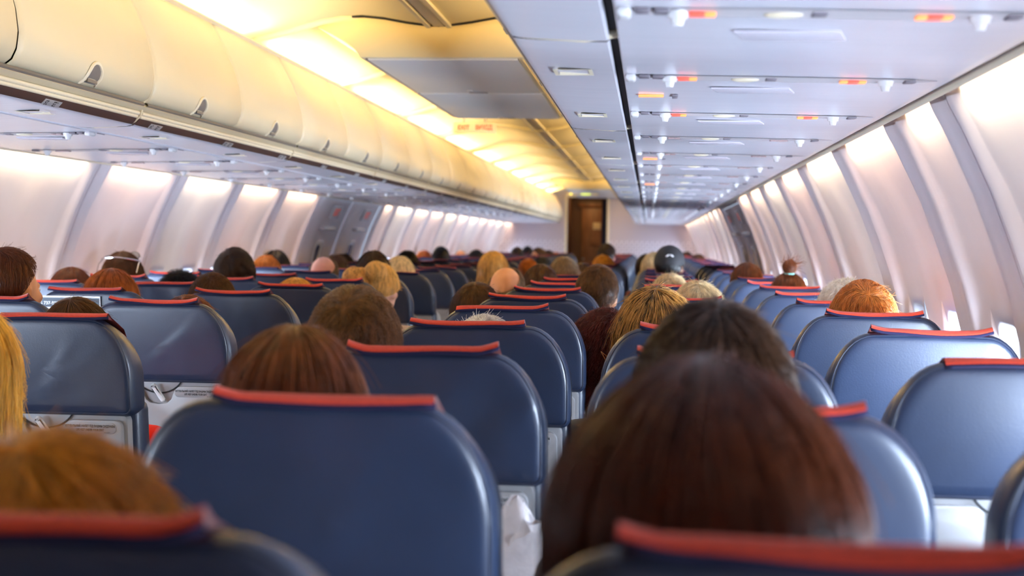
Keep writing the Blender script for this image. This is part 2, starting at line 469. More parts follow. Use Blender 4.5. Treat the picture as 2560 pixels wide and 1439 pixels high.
# overwing exits: two per side
def exit_door(s, y0, y1, n):
    zs = [.31, .26, .21, .12, .02, -.10, -.226, -.33, -.45, -.60, -.80, -1.0]
    ys = [y0 + .03, y0 + .045, (y0 + y1) / 2, y1 - .045, y1 - .03]
    vs_, fs = [], []
    for i, y in enumerate(ys):
        rec = 0.03 if i in (0, 4) else 0.008
        for z in zs: vs_.append((s * (wall_a(z) + rec), y, Z(z)))
    K = len(zs)
    for i in range(4):
        for k in range(K - 1): fs.append((i * K + k, i * K + k + 1, (i + 1) * K + k + 1, (i + 1) * K + k))
    o = link('door_%d' % n, mesh_from('exit_door', vs_, fs), None, WALLM); o['kind'] = 'structure'
    jb = MB()                                      # frame posts beside the hatch
    for y in (y0 + .012, y1 - .012):
        prof = []
        for z in zs: prof.append((s * (wall_a(z) - .006), Z(z)))
        for (xa, za), (xb, zb) in zip(prof[:-1], prof[1:]):
            for yy in (y - .013, y + .013): pass
            v = [jb.bm.verts.new(p) for p in ((xa, y - .018, za), (xa, y + .018, za), (xb, y + .018, zb), (xb, y - .018, zb))]
            jb.bm.faces.new(v)
    jb.obj('frame', WALLM, o)
    yc = (y0 + y1) / 2
    # handle cover near the top of the hatch: a shelf-like lip
    a = wall_a(.08)
    MB().box((s * (a - .012), yc + .05, Z(.085)), (.05, .42, .035), .012).obj('handle_cover', WHITEP, o)
    ang = math.atan2(wall_a(.18) - wall_a(.26), .08)
    sg = MB().box((0, 0, 0), (.012, .30, .11), .003).obj('sign', WHITEP, o)
    sg.location = (s * (wall_a(.215) - .004), yc + .12, Z(.215)); sg.rotation_euler = (0, -s * ang, 0)
    put_text('EXIT', 0.085, SIGNRED, sg, (-s * .0066, 0, 0), (math.pi / 2, 0, -s * math.pi / 2), bold=0.003)
    zc = -.19
    fr = MB(); n_ = 6
    def at(y, z, d_): return (s * (wall_a(zc + z) + d_), yc + y, Z(zc + z))
    o1 = rrect(-.13, .13, -.18, .18, .06, n_); i1 = rrect(-.10, .10, -.15, .15, .05, n_); i2 = rrect(-.085, .085, -.135, .135, .045, n_)
    loops = [(o1, .004), (o1, -.006), (i1, -.006), (i2, .006)]
    N = len(o1); vs_, fs = [], []
    for lp, dp in loops: vs_ += [at(p[0], p[1], dp) for p in lp]
    for L in range(3):
        for k in range(N): fs.append((L * N + k, L * N + (k + 1) % N, (L + 1) * N + (k + 1) % N, (L + 1) * N + k))
    wf = link('window_frame', mesh_from('window_frame', vs_, fs), o, WHITEP)
    pv = [at(p[0] * 1.03, p[1] * 1.03, .004) for p in i2]
    link('pane', mesh_from('pane', pv, [tuple(range(len(pv)))], False), wf, DARKGLASS)
nd = 2
for s in (-1, 1):
    exit_door(s, 10.5 + JOFF[s], 11.72 + JOFF[s], nd); exit_door(s, 11.72 + JOFF[s], 12.95 + JOFF[s], nd + 1); nd += 2

# ceiling: gull-wing section with joint beads, plus the middle strip
CPROF = [(0, .925), (.06, .927), (.14, .938), (.24, .957), (.34, .968), (.43, .966), (.52, .951), (.60, .930), (.67, .908), (.73, .893), (.80, .878), (.88, .845), (.95, .72)]
full = [(-a, z) for a, z in CPROF[::-1]] + CPROF[1:]
cb = MB().sweep([(a, Z(z)) for a, z in full], -2.05, 25.0)
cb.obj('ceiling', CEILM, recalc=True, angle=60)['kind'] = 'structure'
jb = MB()
CJ = [0.5, 2.36, 4.22, 6.02, 7.72, 9.63, 11.5, 13.55, 15.4, 17.3, 19.2, 21.1, 23.0]
beads = []
for i, y in enumerate(CJ):
    b = MB().tube([(a, y, Z(z) - .004) for a, z in full if abs(a) < .9], .018, 10)
    o = b.obj('trim_%d' % (i + 1), CEILM); o['kind'] = 'structure'
cs = MB()
for a in (-.045, 0.045):
    cs.box((a, 11.5, Z(.918)), (.022, 27, .016), .004)
cs.box((0, 11.5, Z(.922)), (.05, 27, .012), .003)
cs.obj('trim_20', BINTRIM)['kind'] = 'structure'
# end walls
def bulkhead(name, x0, x1, z0, z1, y=25.0):
    o = MB().box(((x0 + x1) / 2, y + .03, (z0 + z1) / 2), (x1 - x0, .06, z1 - z0)).obj(name, BULKM, smooth=False); o['kind'] = 'structure'
    return o
DX0, DX1, DZT = -.545, .165, Z(.80)
bulkhead('wall_front', -1.80, DX0, 0, 2.4); bulkhead('wall_front.001', DX1, 1.80, 0, 2.4); bulkhead('wall_front.002', DX0, DX1, DZT, 2.4)
MB().box((0, -2.08, 1.2), (3.7, .06, 2.4)).obj('wall_back', BULKM, smooth=False)['kind'] = 'structure'
tr = MB()
for x in (DX0 - .02, DX1 + .02): tr.box((x, 24.985, DZT / 2), (.045, .05, DZT), .006)
tr.box(((DX0 + DX1) / 2, 24.985, DZT + .02), (DX1 - DX0 + .085, .05, .045), .006)
tr.obj('trim_21', BINTRIM)['kind'] = 'structure'
# vestibule beyond the doorway
vb = MB(); vb.box((DX0 - .03, 25.8, 1.15), (.04, 1.5, 2.3)); vb.obj('wall_galley', WOODDK, smooth=False)['kind'] = 'structure'
MB().box((DX1 + .35, 25.8, 1.15), (.04, 1.5, 2.3)).obj('wall_lavatory', WOODDK, smooth=False)['kind'] = 'structure'
MB().box((-.1, 25.8, 2.3), (1.3, 1.5, .04)).obj('ceiling_vestibule', WOODDK, smooth=False)['kind'] = 'structure'
MB().box((-.1, 26.58, 1.15), (1.3, .04, 2.3)).obj('wall_cockpit', WOODDK, smooth=False)['kind'] = 'structure'
dr = MB().box((-.13, 26.52, .98), (.46, .05, 1.96), .006).obj('door_1', WOOD); dr['kind'] = 'structure'
MB().box((-.13, 26.49, 2.02), (.60, .03, .09), .004).obj('header', WOOD, dr)
MB().box((-.07, 26.49, 1.62), (.14, .012, .13), .003).obj('notice', BINM, dr)
MB().box((-.07, 26.49, 1.32), (.24, .012, .18), .003).obj('notice', WOOD, dr)
MB().cyl((-.32, 26.49, 1.0), (-.32, 26.44, 1.0), .02).obj('handle', FRAME, dr)
cu = MB()
prof = [(DX1 - .115 + .1 * t / 24, 25.16 + .02 * math.sin(t * 1.5)) for t in range(25)]
va = [cu.bm.verts.new((x, y, .05)) for x, y in prof]; vb_ = [cu.bm.verts.new((x + .02 * (1 - i / 24), y, 2.08)) for i, (x, y) in enumerate(prof)]
for i in range(24): cu.bm.faces.new((va[i], va[i + 1], vb_[i + 1], vb_[i]))
co = cu.obj('curtain', CURTAIN); tag(co, 'narrow navy curtain gathered at one edge of the front doorway', 'curtain')
cm = co.modifiers.new('thick', 'SOLIDIFY'); cm.thickness = .004

# ------------------------------------------------------------------ lowered ceiling consoles
def console(y0, y1, label, split):
    t = thing('ceiling_console', label, 'ceiling console', (0, y0, Z(.80)))
    H = .008
    # end fairing: a curved skirt which climbs from the flat underside to the ceiling section
    fb = MB(); rows = []
    for k in range(9):
        q = k / 8.0
        row = []
        for i in range(25):
            p = -1 + 2 * i / 24.0
            hw = .365 + (.20) * smooth01(q) * (0.4 + 0.6 * q)
            a = p * hw
            zc_ = np.interp(abs(a), [x for x, _ in CPROF], [z for _, z in CPROF]) - .80
            z = zc_ * (q ** 1.25)
            y = -.10 * math.sin(q * math.pi / 2) * 1.0 + .10 * q * q * abs(p) ** 3
            row.append(fb.bm.verts.new((a, y, z)))
        rows.append(row)
    for k in range(8):
        for i in range(24): fb.bm.faces.new((rows[k][i], rows[k][i + 1], rows[k + 1][i + 1], rows[k + 1][i]))
    # flanks run along the console length
    for sgn, idx in ((-1, 0), (1, 24)):
        prev = [rows[k][idx] for k in range(9)]
        nxt = [fb.bm.verts.new((v.co.x, y1 - y0, v.co.z)) for v in prev]
        for k in range(8): fb.bm.faces.new((prev[k], prev[k + 1], nxt[k + 1], nxt[k]))
    fb.obj('fairing', mat('fairing_amber_light', (.92, .74, .38), .45, .3), t, angle=50)  # the lamps' amber light is put into this base colour
    MB().tube([(rows_a, -.10 + .10 * abs(rows_a / .565) ** 3 - .004, float(np.interp(abs(rows_a), [x for x, _ in CPROF], [z for _, z in CPROF])) - .80 - .004) for rows_a in [(-1 + 2 * i / 24.0) * .565 for i in range(25)]], .006, 6).obj('seam', DARKLINE, t)
    ub = MB().box((0, (y1 - y0) / 2, .004), (.73, y1 - y0, .014), .003)
    ub.obj('underside', BINTRIM, t)
    L = y1 - y0
    n = len(split) - 1
    for k in range(n):
        a, b = split[k] + .02, split[k + 1] - .035
        p = MB().box((0, (a + b) / 2, -.006), (.665, b - a, .012), .003).obj('access_panel', mat('console_panel', (.72, .75, .80), .35), t)
        MB().box((.0, b - .05, -.0135), (.10, .02, .004), .001).obj('latch', PSUDARK, p)
        MB().cyl((-.035, b - .13, -.011), (-.035, b - .13, -.016), .016).obj('spotlight', WHITEP, p)
        MB().box((-.34, (a + b) / 2, -.004), (.007, b - a, .009), .001).obj('hinge', PSUDARK, p)
        for xx in (.341, .352):
            MB().box((xx, (a + b) / 2, -.005), (.005, b - a, .012), .001).obj('edge_rail', BINM, p)
    return t
console(6.08, 9.02, 'lowered ceiling console with two grey panels, hanging above the aisle nearer the camera', [0, 1.41, 2.94])
console(21.0, 24.9, 'lowered ceiling console above the aisle just before the front doorway', [0, 1.9, 3.9])

# lit exit sign hanging from the ceiling
t = thing('exit_sign', 'cream lit exit sign with red lettering in two languages under the ceiling', 'sign', (-.37, 10.2, Z(.827)))
MB().box((0, 0, 0), (.315, .03, .08), .010).obj('sign_box', SIGNFACE, t)
put_text('EXIT', .046, SIGNRED, t, (-.08, -.0162, 0), bold=.0012, sx=.92)
put_text('ВИХІД', .046, SIGNRED, t, (.07, -.0162, 0), bold=.0012, sx=.82)
for x in (-.08, .08): MB().box((x, 0, .075), (.02, .02, .10), .002).obj('bracket', BINM, t)
# small lit panel over the doorway
t = thing('doorway_sign', 'slim panel with glowing yellow symbols under the console before the front doorway', 'sign', (-.165, 22.7, Z(.781)))
MB().box((0, 0, 0), (.52, .03, .036), .006).obj('sign_box', BINM, t)
MB().cyl((-.19, -.014, 0), (-.19, -.020, 0), .017).obj('symbol', YELLOWLIT, t)
MB().box((.05, -.016, 0), (.15, .006, .026), .002).obj('symbol', mat('lime_lit_sign', (.6, .7, .1), .4, emit=(.75, .9, .1), estr=1.2), t)
MB().box((.2, -.016, 0), (.08, .006, .02), .002).obj('symbol', SIGNFACE, t)

# ------------------------------------------------------------------ overhead bins
def bin_prof(pts, s): return [(s * a, z) for a, z in pts]
DOORP = [(.735, .806), (.722, .795), (.695, .745), (.660, .68), (.630, .61), (.612, .545), (.605, .49), (.610, .45), (.622, .425), (.640, .412)]
def bin_meshes(s, L):
    out = {}
    # housing: ledge under the doors, end ribs, top lip, back
    h = MB()
    lp = [(.66, .418), (.645, .405), (.637, .397), (.650, .388), (.672, .384)]
    h.sweep(bin_prof(lp, s), 0, L)
    for y0, y1 in ((0, .007), (L - .007, L)):
        rib = [(a + .004, z) for a, z in DOORP] + [(.645, .40), (.652, .372), (.672, .352), (.70, .340), (.80, .333), (1.0, .36), (.95, .735), (.745, .735)]
        h.sweep(bin_prof(rib, s), y0, y1, closed=True, caps=True)
    h.sweep(bin_prof([(1.0, .735), (.742, .735), (.740, .805), (.735, .812), (.722, .814), (.716, .807), (.722, .795)], s), 0, L)
    h.sweep(bin_prof([(.97, .735), (1.05, .36)], s), 0, L)
    out['housing'] = (h.mesh('housing', angle=50), BINM)
    # rail: two stacked rounded lips
    r_ = MB()
    for (a, z, rr) in ((.657, .379, .0065), (.663, .3695, .0065)):
        r_.tube([(s * a, .012, z), (s * a, L * .5, z), (s * a, L - .012, z)], rr, 10)
    out['rail'] = (r_.mesh('rail'), BINTRIM)
    b_ = MB()
    q = [(.660, .3665), (.666, .355), (.6765, .344), (.682, .346), (.674, .358), (.668, .3665)]
    b_.sweep(bin_prof(q, s), .012, L - .012, closed=True, caps=True)
    out['label_strip'] = (b_.mesh('label_strip', angle=30), BROWN)
    un = MB()
    q = [(.676, .3455), (.680, .342), (.69, .340), (.705, .3385), (.74, .337), (.79, .334), (.838, .3335), (.841, .3375), (.841, .36)]
    un.sweep(bin_prof(q, s), .007, L - .007)
    out['underside'] = (un.mesh('underside', angle=40), PSUM)
    # door
    hl = L / 2
    dm = MB()
    y0, y1 = .012, hl - .006
    # outer curved skin with rounded ends, thickness towards the inside
    rows = []
    ysn = [y0, y0 + .006, y0 + .014, (y0 + y1) / 2 - .16, (y0 + y1) / 2 + .16, y1 - .014, y1 - .006, y1]
    for y in ysn:
        e = min(y - y0, y1 - y); off = .012 if e < .001 else (.004 if e < .008 else 0.0)
        rows.append([dm.bm.verts.new((s * (a + off), y, z)) for a, z in DOORP])
    for i in range(len(ysn) - 1):
        for k in range(len(DOORP) - 1): dm.bm.faces.new((rows[i][k], rows[i][k + 1], rows[i + 1][k + 1], rows[i + 1][k]))
    low = [dm.bm.verts.new((v.co.x + s * .03, v.co.y, v.co.z + .006)) for v in [r0[-1] for r0 in rows]]
    for i in range(len(ysn) - 1): dm.bm.faces.new((rows[i][-1], low[i], low[i + 1], rows[i + 1][-1]))
    out['door'] = (dm.mesh('door', angle=60), BINM)
    # handle: arched rim, flat dark face painted as recess shade, at the lower edge
    hd = MB()
    N = 14
    def arc(w, hgt, z0):
        pts = []
        for k in range(N + 1):
            t_ = math.pi * k / N
            pts.append((-w * math.cos(t_), z0 + hgt * math.sin(t_) ** .75))
        return pts
    def face_a(z): return np.interp(z, [p[1] for p in DOORP[::-1]], [p[0] for p in DOORP[::-1]])
    rim_o, rim_i = arc(.056, .066, .412), arc(.042, .052, .418)
    yc = (y0 + y1) / 2
    A = [hd.bm.verts.new((s * (face_a(z) - .002), yc + x, z)) for x, z in rim_o]
    A2 = [hd.bm.verts.new((s * (face_a(z) - .006), yc + x * .93, z - .001)) for x, z in rim_o]
    B = [hd.bm.verts.new((s * (face_a(z) - .006), yc + x, z)) for x, z in rim_i]
    B2 = [hd.bm.verts.new((s * (face_a(z) - .001), yc + x * .95, z)) for x, z in rim_i]
    for P, Q in ((A, A2), (A2, B), (B, B2)):
        for k in range(N): hd.bm.faces.new((P[k], P[k + 1], Q[k + 1], Q[k]))
    out['handle'] = (hd.mesh('handle', angle=50), BINTRIM)
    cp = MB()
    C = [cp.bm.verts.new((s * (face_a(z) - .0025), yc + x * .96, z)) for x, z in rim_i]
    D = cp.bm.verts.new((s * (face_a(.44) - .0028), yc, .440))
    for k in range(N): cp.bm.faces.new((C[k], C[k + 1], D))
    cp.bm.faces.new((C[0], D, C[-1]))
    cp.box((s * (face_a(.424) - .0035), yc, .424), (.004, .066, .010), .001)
    out['cup_shade'] = (cp.mesh('cup_shade', angle=60), BINDARK)
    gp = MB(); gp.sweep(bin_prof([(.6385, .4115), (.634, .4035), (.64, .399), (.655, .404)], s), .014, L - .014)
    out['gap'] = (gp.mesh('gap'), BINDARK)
    # latch recess in the underside
    lt = MB()
    def pl(a, y, z): return lt.bm.verts.new((s * a, y, z))
    zz = .3325
    a0, a1, a2, a3 = pl(.722, -.05, zz), pl(.798, -.05, zz), pl(.798, .05, zz), pl(.722, .05, zz)
    b0, b1, b2, b3 = pl(.730, -.040, zz), pl(.790, -.040, zz), pl(.790, .040, zz), pl(.730, .040, zz)
    for p in ((a0, a1, b1, b0), (a1, a2, b2, b1), (a2, a3, b3, b2), (a3, a0, b0, b3)): lt.bm.faces.new(p)
    m0, m1 = pl(.735, 0, zz + .022), pl(.785, .0, zz + .010)
    lt.bm.faces.new((b0, b1, m1, m0)); lt.bm.faces.new((m0, m1, b2, b3))
    out['latch'] = (lt.mesh('latch', smooth=False), BINTRIM)
    return out
nbins = int(round((YB1 - YB0) / BIN_L))
row_y = lambda n: 1.61 + .781 * (n - 2) if n > 1 else .87
PLATE = mat('grey_row_plate', (.34, .34, .36), .4)
for s, side in ((-1, 'across the aisle'), (1, 'over the near-side seats')):
    ms = bin_meshes(s, BIN_L)
    for k_, (me, m) in ms.items(): me.materials.append(m)
    for i in range(nbins):
        y0 = YB0 + i * BIN_L
        pos = 'nearest the camera' if i == 0 else ('%s from the camera' % ORD[i + 1] if i < nbins - 1 else 'next to the front bulkhead')
        if s < 0 and i == 0: continue
        if s < 0:
            pos = 'nearest the camera' if i == 1 else ('%s from the camera' % ORD[i] if i < nbins - 1 else 'next to the front bulkhead')
        t = thing('overhead_bin', 'closed cream overhead luggage bin %s, %s' % (side, pos), 'overhead bin', (0, y0, EYE), 'overhead bins ' + side)
        for nm in ('housing', 'rail', 'underside'): link(nm, ms[nm][0], t)
        ls = link('label_strip', ms['label_strip'][0], t)
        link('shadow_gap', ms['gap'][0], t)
        for h_ in (0, 1):
            dd = link('door', ms['door'][0], t, loc=(0, h_ * BIN_L / 2, 0))
            hh_ = link('handle', ms['handle'][0], dd); link('handle_cup_shade', ms['cup_shade'][0], dd)
            link('latch', ms['latch'][0], t, loc=(0, (h_ + .5) * BIN_L / 2 - .05, 0))
        # row number plates on the brown strip
        if s < 0:
            for n in range(1, 31):
                yy = row_y(n) - .36
                if y0 + .05 < yy < y0 + BIN_L - .07 and n <= 30:
                    num = 30 - n
                    if num < 1: continue
                    dirv = Vector((.018, -.009))       # along the strip slope in the x-z plane (outboard, down)
                    ang = math.atan2(.011, .0105)
                    pl_ = MB().box((0, 0, 0), (.020, .105, .0014), .0004).obj('row_plate', PLATE, ls)
                    pl_.location = (-.6705, yy - y0, .3495); pl_.rotation_euler = (0, -ang, 0)
                    if n <= 9:
                        rot = (math.pi, 0, -math.pi / 2)
                        for body, size, yo, xo in ((str(num), .021, -.034, 0), ('A  window', .0065, .018, .0055), ('B  mid', .0065, .014, -.001), ('C  aisle', .0065, .016, -.0072)):
                            q = put_text(body, size, INK, pl_, (xo, yo, -.0011), rot, bold=.0004)
        # black seam between the bins and the service panels
for s, nm in ((-1, 'trim_22'), (1, 'trim_23')):
    b = MB(); b.sweep([(s * .839, Z(.352)), (s * .860, Z(.352))], YB0, YB1)
    b.sweep([(s * .8415, Z(.345)), (s * .8415, Z(.375)), (s * .857, Z(.375)), (s * .857, Z(.342))], YB0, YB1)
    b.obj(nm, DARKLINE, smooth=False)['kind'] = 'structure'
    # outboard: gap and cream light trim above the wall
    b = MB(); b.sweep([(s * 1.497, Z(.334)), (s * 1.512, Z(.332))], YB0 - 2, 25.0)
    b.obj(nm.replace('2', '3', 1), DARKLINE, smooth=False)['kind'] = 'structure'
    b = MB(); b.sweep([(s * 1.509, Z(.37)), (s * 1.509, Z(.326)), (s * 1.513, Z(.321)), (s * 1.521, Z(.319)), (s * 1.526, Z(.323)), (s * 1.526, Z(.329)), (s * 1.513, Z(.331))], YB0 - 2.5, 25.0)
    b.obj('trim_%d' % (40 + (s > 0)), BINTRIM)['kind'] = 'structure'
    b = MB(); b.sweep([(s * .99, Z(.73)), (s * 1.06, Z(.37)), (s * 1.54, Z(.366))], -2.05, 25.0)       # closing skin behind bins and lamps
    b.obj('ceiling_side.%03d' % (s > 0), WALLM, smooth=False)['kind'] = 'structure'

# ------------------------------------------------------------------ passenger service panels
def psu_meshes(s):
    L = .79
    out = {}
    p = MB()
    # base panel, very slightly dished around the module, with a joint line at each end
    q = [(.8575, .350), (.8575, .3335), (.860, .331), (1.05, .327), (1.30, .323), (1.47, .322), (1.490, .323), (1.4955, .328), (1.4955, .345)]
    p.sweep([(s * a, z) for a, z in q], .0025, L - .0025)
    out['panel'] = (p.mesh('panel', angle=40), PSUM)
    ln = MB(); ln.sweep([(s * a, z + .003) for a, z in q[1:-1]], -.003, .003); out['joint'] = (ln.mesh('joint'), BINDARK)
    # module: long lens-shaped recess across the row
    def zt(a): return np.interp(a, [.860, 1.05, 1.30, 1.47], [.331, .327, .323, .322])
    m = MB()
    N = 24
    up, dn = [], []
    for i in range(N + 1):
        t_ = i / N; a = .872 + t_ * .59
        hw = .052 * (math.sin(math.pi * min(1, t_ * 1.02)) ** .45 if 0 < t_ < 1 else 0) + .004
        up.append((a, .40 - hw * .55)); dn.append((a, .40 + hw * .65))
    A = [m.bm.verts.new((s * a, y, zt(a) - .0015)) for a, y in up]; B = [m.bm.verts.new((s * a, y, zt(a) - .0035)) for a, y in dn]
    for i in range(N): m.bm.faces.new((A[i], A[i + 1], B[i + 1], B[i]))
    out['module'] = (m.mesh('module'), PSUREC)
    out['reading_light'] = (MB().box((0, 0, 0), (.020, .050, .014), .006, 3).mesh('reading_light'), WHITEP)
    out['call_recess'] = (MB().box((0, 0, 0), (.022, .034, .006), .004, 3).mesh('call_recess'), PSUDARK)
    k = MB(); k.cyl((0, 0, .004), (0, 0, -.010), .017, .013); k.cyl((0, 0, -.010), (0, 0, -.020), .010, .007); out['air_nozzle'] = (k.mesh('air_nozzle'), WHITEP)
    out['sign_red'] = (MB().box((0, 0, 0), (.021, .028, .004), .001).mesh('sign'), REDLIT)
    out['sign_orange'] = (MB().box((0, 0, 0), (.015, .024, .004), .001).mesh('sign'), ORANGELIT)
    out['sign_off'] = (MB().box((0, 0, 0), (.018, .026, .004), .001).mesh('sign'), mat('unlit_sign', (.46, .34, .34), .3))
    out['speaker'] = (MB().ell((0, 0, 0), (.028, .016, .005)).mesh('speaker'), BINTRIM)
    out['flap'] = (MB().poly([(-.085, -.04), (.075, -.04), (.095, .05), (-.065, .05)], lambda x, y: (s * x, y, 0), (0, 0, -.003), .001).mesh('mask_door', angle=30), mat('mask_door_plastic', (.60, .57, .64), .35))
    out['dash'] = (MB().box((0, 0, 0), (.003, .060, .003)).mesh('dash', smooth=False), PSUDARK)
    out['zt'] = zt
    return out
for s, side in ((-1, 'far-side'), (1, 'near-side')):
    ms = psu_meshes(s); zt = ms['zt']
    for k_, v in ms.items():
        if k_ != 'zt': v[0].materials.append(v[1])
    for n in range(1 if s > 0 else 3, 31):
        y0 = row_y(n) + .39 - .40
        if y0 + .79 > 24.75: break
        t = thing('service_panel', 'white service panel above %s seats, %s row from the camera' % (side, ORD[n]), 'service panel', (0, y0, EYE), 'service panels over the %s seats' % side)
        link('panel', ms['panel'][0], t); link('joint', ms['joint'][0], t)
        if n > 22: 
            link('module', ms['module'][0], t); continue
        md = link('module', ms['module'][0], t)
        def put(key, a, y, dz=0, name=None):
            return link(name or key, ms[key][0], t, loc=(s * a, y, zt(a) + dz))
        put('reading_light', .872, .395, -.006)
        put('call_recess', .898, .392, -.003, 'call_button'); put('call_recess', .925, .394, -.003, 'call_button')
        put('air_nozzle', .948, .402, -.002)
        lit = n <= 4
        put('sign_red' if lit else 'sign_off', .975, .404, -.005, 'seat_belt_sign'); put('sign_orange' if lit else 'sign_off', .9935, .404, -.005, 'seat_belt_sign')
        put('speaker', 1.095, .405, -.003); put('call_recess', 1.145, .40, -.002, 'call_button')
        put('sign_orange' if lit else 'sign_off', 1.285, .405, -.005, 'seat_belt_sign'); put('sign_red' if lit else 'sign_off', 1.302, .405, -.005, 'seat_belt_sign'); put('sign_orange' if lit else 'sign_off', 1.319, .405, -.005, 'seat_belt_sign')
        put('air_nozzle', 1.365, .407, -.002); put('call_recess', 1.41, .407, -.003, 'reading_light_cup')
        put('flap', 1.12, .60, -.001, 'mask_door')
        put('dash', .862, .46, -.001, 'slot')
        if n % 3 == 0 and n < 10 and s > 0:
            b = MB().box((0, 0, 0), (.055, .022, .004), .001).obj('lit_notice', ORANGELIT, t); b.location = (s * .912, .755, zt(.91) - .003)
            b = MB().box((0, 0, 0), (.012, .06, .004), .001).obj('notice_frame', PSUDARK, t); b.location = (s * .965, .755, zt(.95) - .003)

# ------------------------------------------------------------------ seats
def sstep(a, b, x): t_ = np.clip((x - a) / (b - a), 0, 1); return t_ * t_ * (3 - 2 * t_)
SEAT_W, SEAT_TOP, PADB = .445, 1.12, .880
LEAN = math.tan(math.radians(7))
def yl(z): return (SEAT_TOP - z) * LEAN
def pad_outline(w, z0, z1, ca, cb, i=0.0, n=10):
    """back cushion outline set in by i: elliptical shoulders, small rounded lower corners"""
    h = w / 2 - i; z0 += i; z1 -= i; ca -= i; cb -= i; r0 = max(.024 - i, .0025); pts = []
    for k in range(5):
        t_ = math.radians(270 - 90 * k / 4); pts.append((-h + r0 + r0 * math.cos(t_), z0 + r0 + r0 * math.sin(t_)))
    for k in range(n + 1):
        t_ = math.pi - (math.pi / 2) * k / n
        pts.append((-h + ca + ca * math.cos(t_), z1 - cb + cb * math.sin(t_)))
    for k in range(1, 8):
        q = k / 8; pts.append((-h + ca + (2 * h - 2 * ca) * q, z1 + .002 * math.sin(math.pi * q)))
    for k in range(n + 1):
        t_ = math.pi / 2 - (math.pi / 2) * k / n
        pts.append((h - ca + ca * math.cos(t_), z1 - cb + cb * math.sin(t_)))
    for k in range(5):
        t_ = math.radians(-90 * k / 4); pts.append((h - r0 + r0 * math.cos(t_), z0 + r0 + r0 * math.sin(t_)))
    for k in range(1, 8):
        q = k / 8; pts.append((h - r0 - (2 * h - 2 * r0) * q, z0))
    return pts
def inset(_, i): return pad_outline(SEAT_W, PADB, SEAT_TOP, .100, .150, i)
def top_at(x):
    e = abs(x) - (SEAT_W / 2 - .100)
    return SEAT_TOP if e <= 0 else SEAT_TOP - .150 + .150 * math.sqrt(max(0, 1 - (e / .100) ** 2))
def loft(loops, cap0=True, cap1=True):
    vs_, fs = [], []
    N = len(loops[0])
    for L in loops: vs_ += L
    for i in range(len(loops) - 1):
        for k in range(N): fs.append((i * N + k, i * N + (k + 1) % N, (i + 1) * N + (k + 1) % N, (i + 1) * N + k))
    if cap0:
        c = np.array(loops[0]); c = (c.min(axis=0) + c.max(axis=0)) / 2; c[1] = np.mean(np.array(loops[0])[:, 1]); vs_.append(tuple(c)); ci = len(vs_) - 1
        fs += [(k, (k + 1) % N, ci) for k in range(N)]
    if cap1:
        c = np.array(loops[-1]); c = (c.min(axis=0) + c.max(axis=0)) / 2; vs_.append(tuple(c)); ci = len(vs_) - 1; o = (len(loops) - 1) * N
        fs += [(o + (k + 1) % N, o + k, ci) for k in range(N)]
    return vs_, fs
def fix(me):
    bm = bmesh.new(); bm.from_mesh(me); bmesh.ops.recalc_face_normals(bm, faces=bm.faces); bm.to_mesh(me); bm.free(); return me
BASE = pad_outline(SEAT_W, PADB, SEAT_TOP, .100, .150)
def wrinkle(x, z, seed):
    """creases of the leather pulled from the lower outer corner"""
    if seed == 0: return 0.0
    r2 = random.Random(seed); v = 0
    for k in range(7):
        cx = r2.uniform(.02, .19); ang = r2.uniform(.7, 1.25); amp = r2.uniform(.0012, .0030) * (1.9 if seed == 3 else .6); wd = r2.uniform(.008, .018)
        px, pz = x - cx, z - r2.uniform(.93, 1.06)
        dd = px * math.sin(ang) - pz * math.cos(ang); al = px * math.cos(ang) + pz * math.sin(ang)
        v += amp * math.exp(-(dd / wd) ** 2) * math.exp(-(al / .08) ** 2)
    return v
def pad_mesh(seed=0):
    specs = [(-.0022, .020), (-.0008, .0135), (.001, .011), (.0045, .0075), (.010, .003), (.022, 0), (.050, 0), (.078, .001), (.094, .006), (.104, .014)]
    zt = lambda y, z: z - max(0, y - .012) * .30 * sstep(.96, 1.10, z)
    loops = [[(x, y + yl(z) - (wrinkle(x, z, seed) if y < .002 else 0), zt(y, z)) for x, z in inset(BASE, ins)] for y, ins in specs]
    zc = (PADB + SEAT_TOP) / 2 - .01
    ring0 = np.array(inset(BASE, .020)); inner = []
    for f in (.08, .2, .32, .44, .56, .68, .8, .9, .96):
        bul = lambda x, z: -.0022 - .0060 * max(0, 1 - (x / .205) ** 2) * max(0, 1 - ((z - zc) / .115) ** 2)
        inner.append([(x * f, bul(x * f, zc + (z - zc) * f) + yl(zc + (z - zc) * f) - wrinkle(x * f, zc + (z - zc) * f, seed), zc + (z - zc) * f) for x, z in ring0])
    last = np.array(inset(BASE, .014))
    for f in (.9, .6, .3):
        loops.append([(x * f, .108 + yl(zc + (z - zc) * f), zt(.108, zc + (z - zc) * f)) for x, z in last])
    vs_, fs = loft(inner + loops)
    return fix(mesh_from('backrest_pad', vs_, fs))
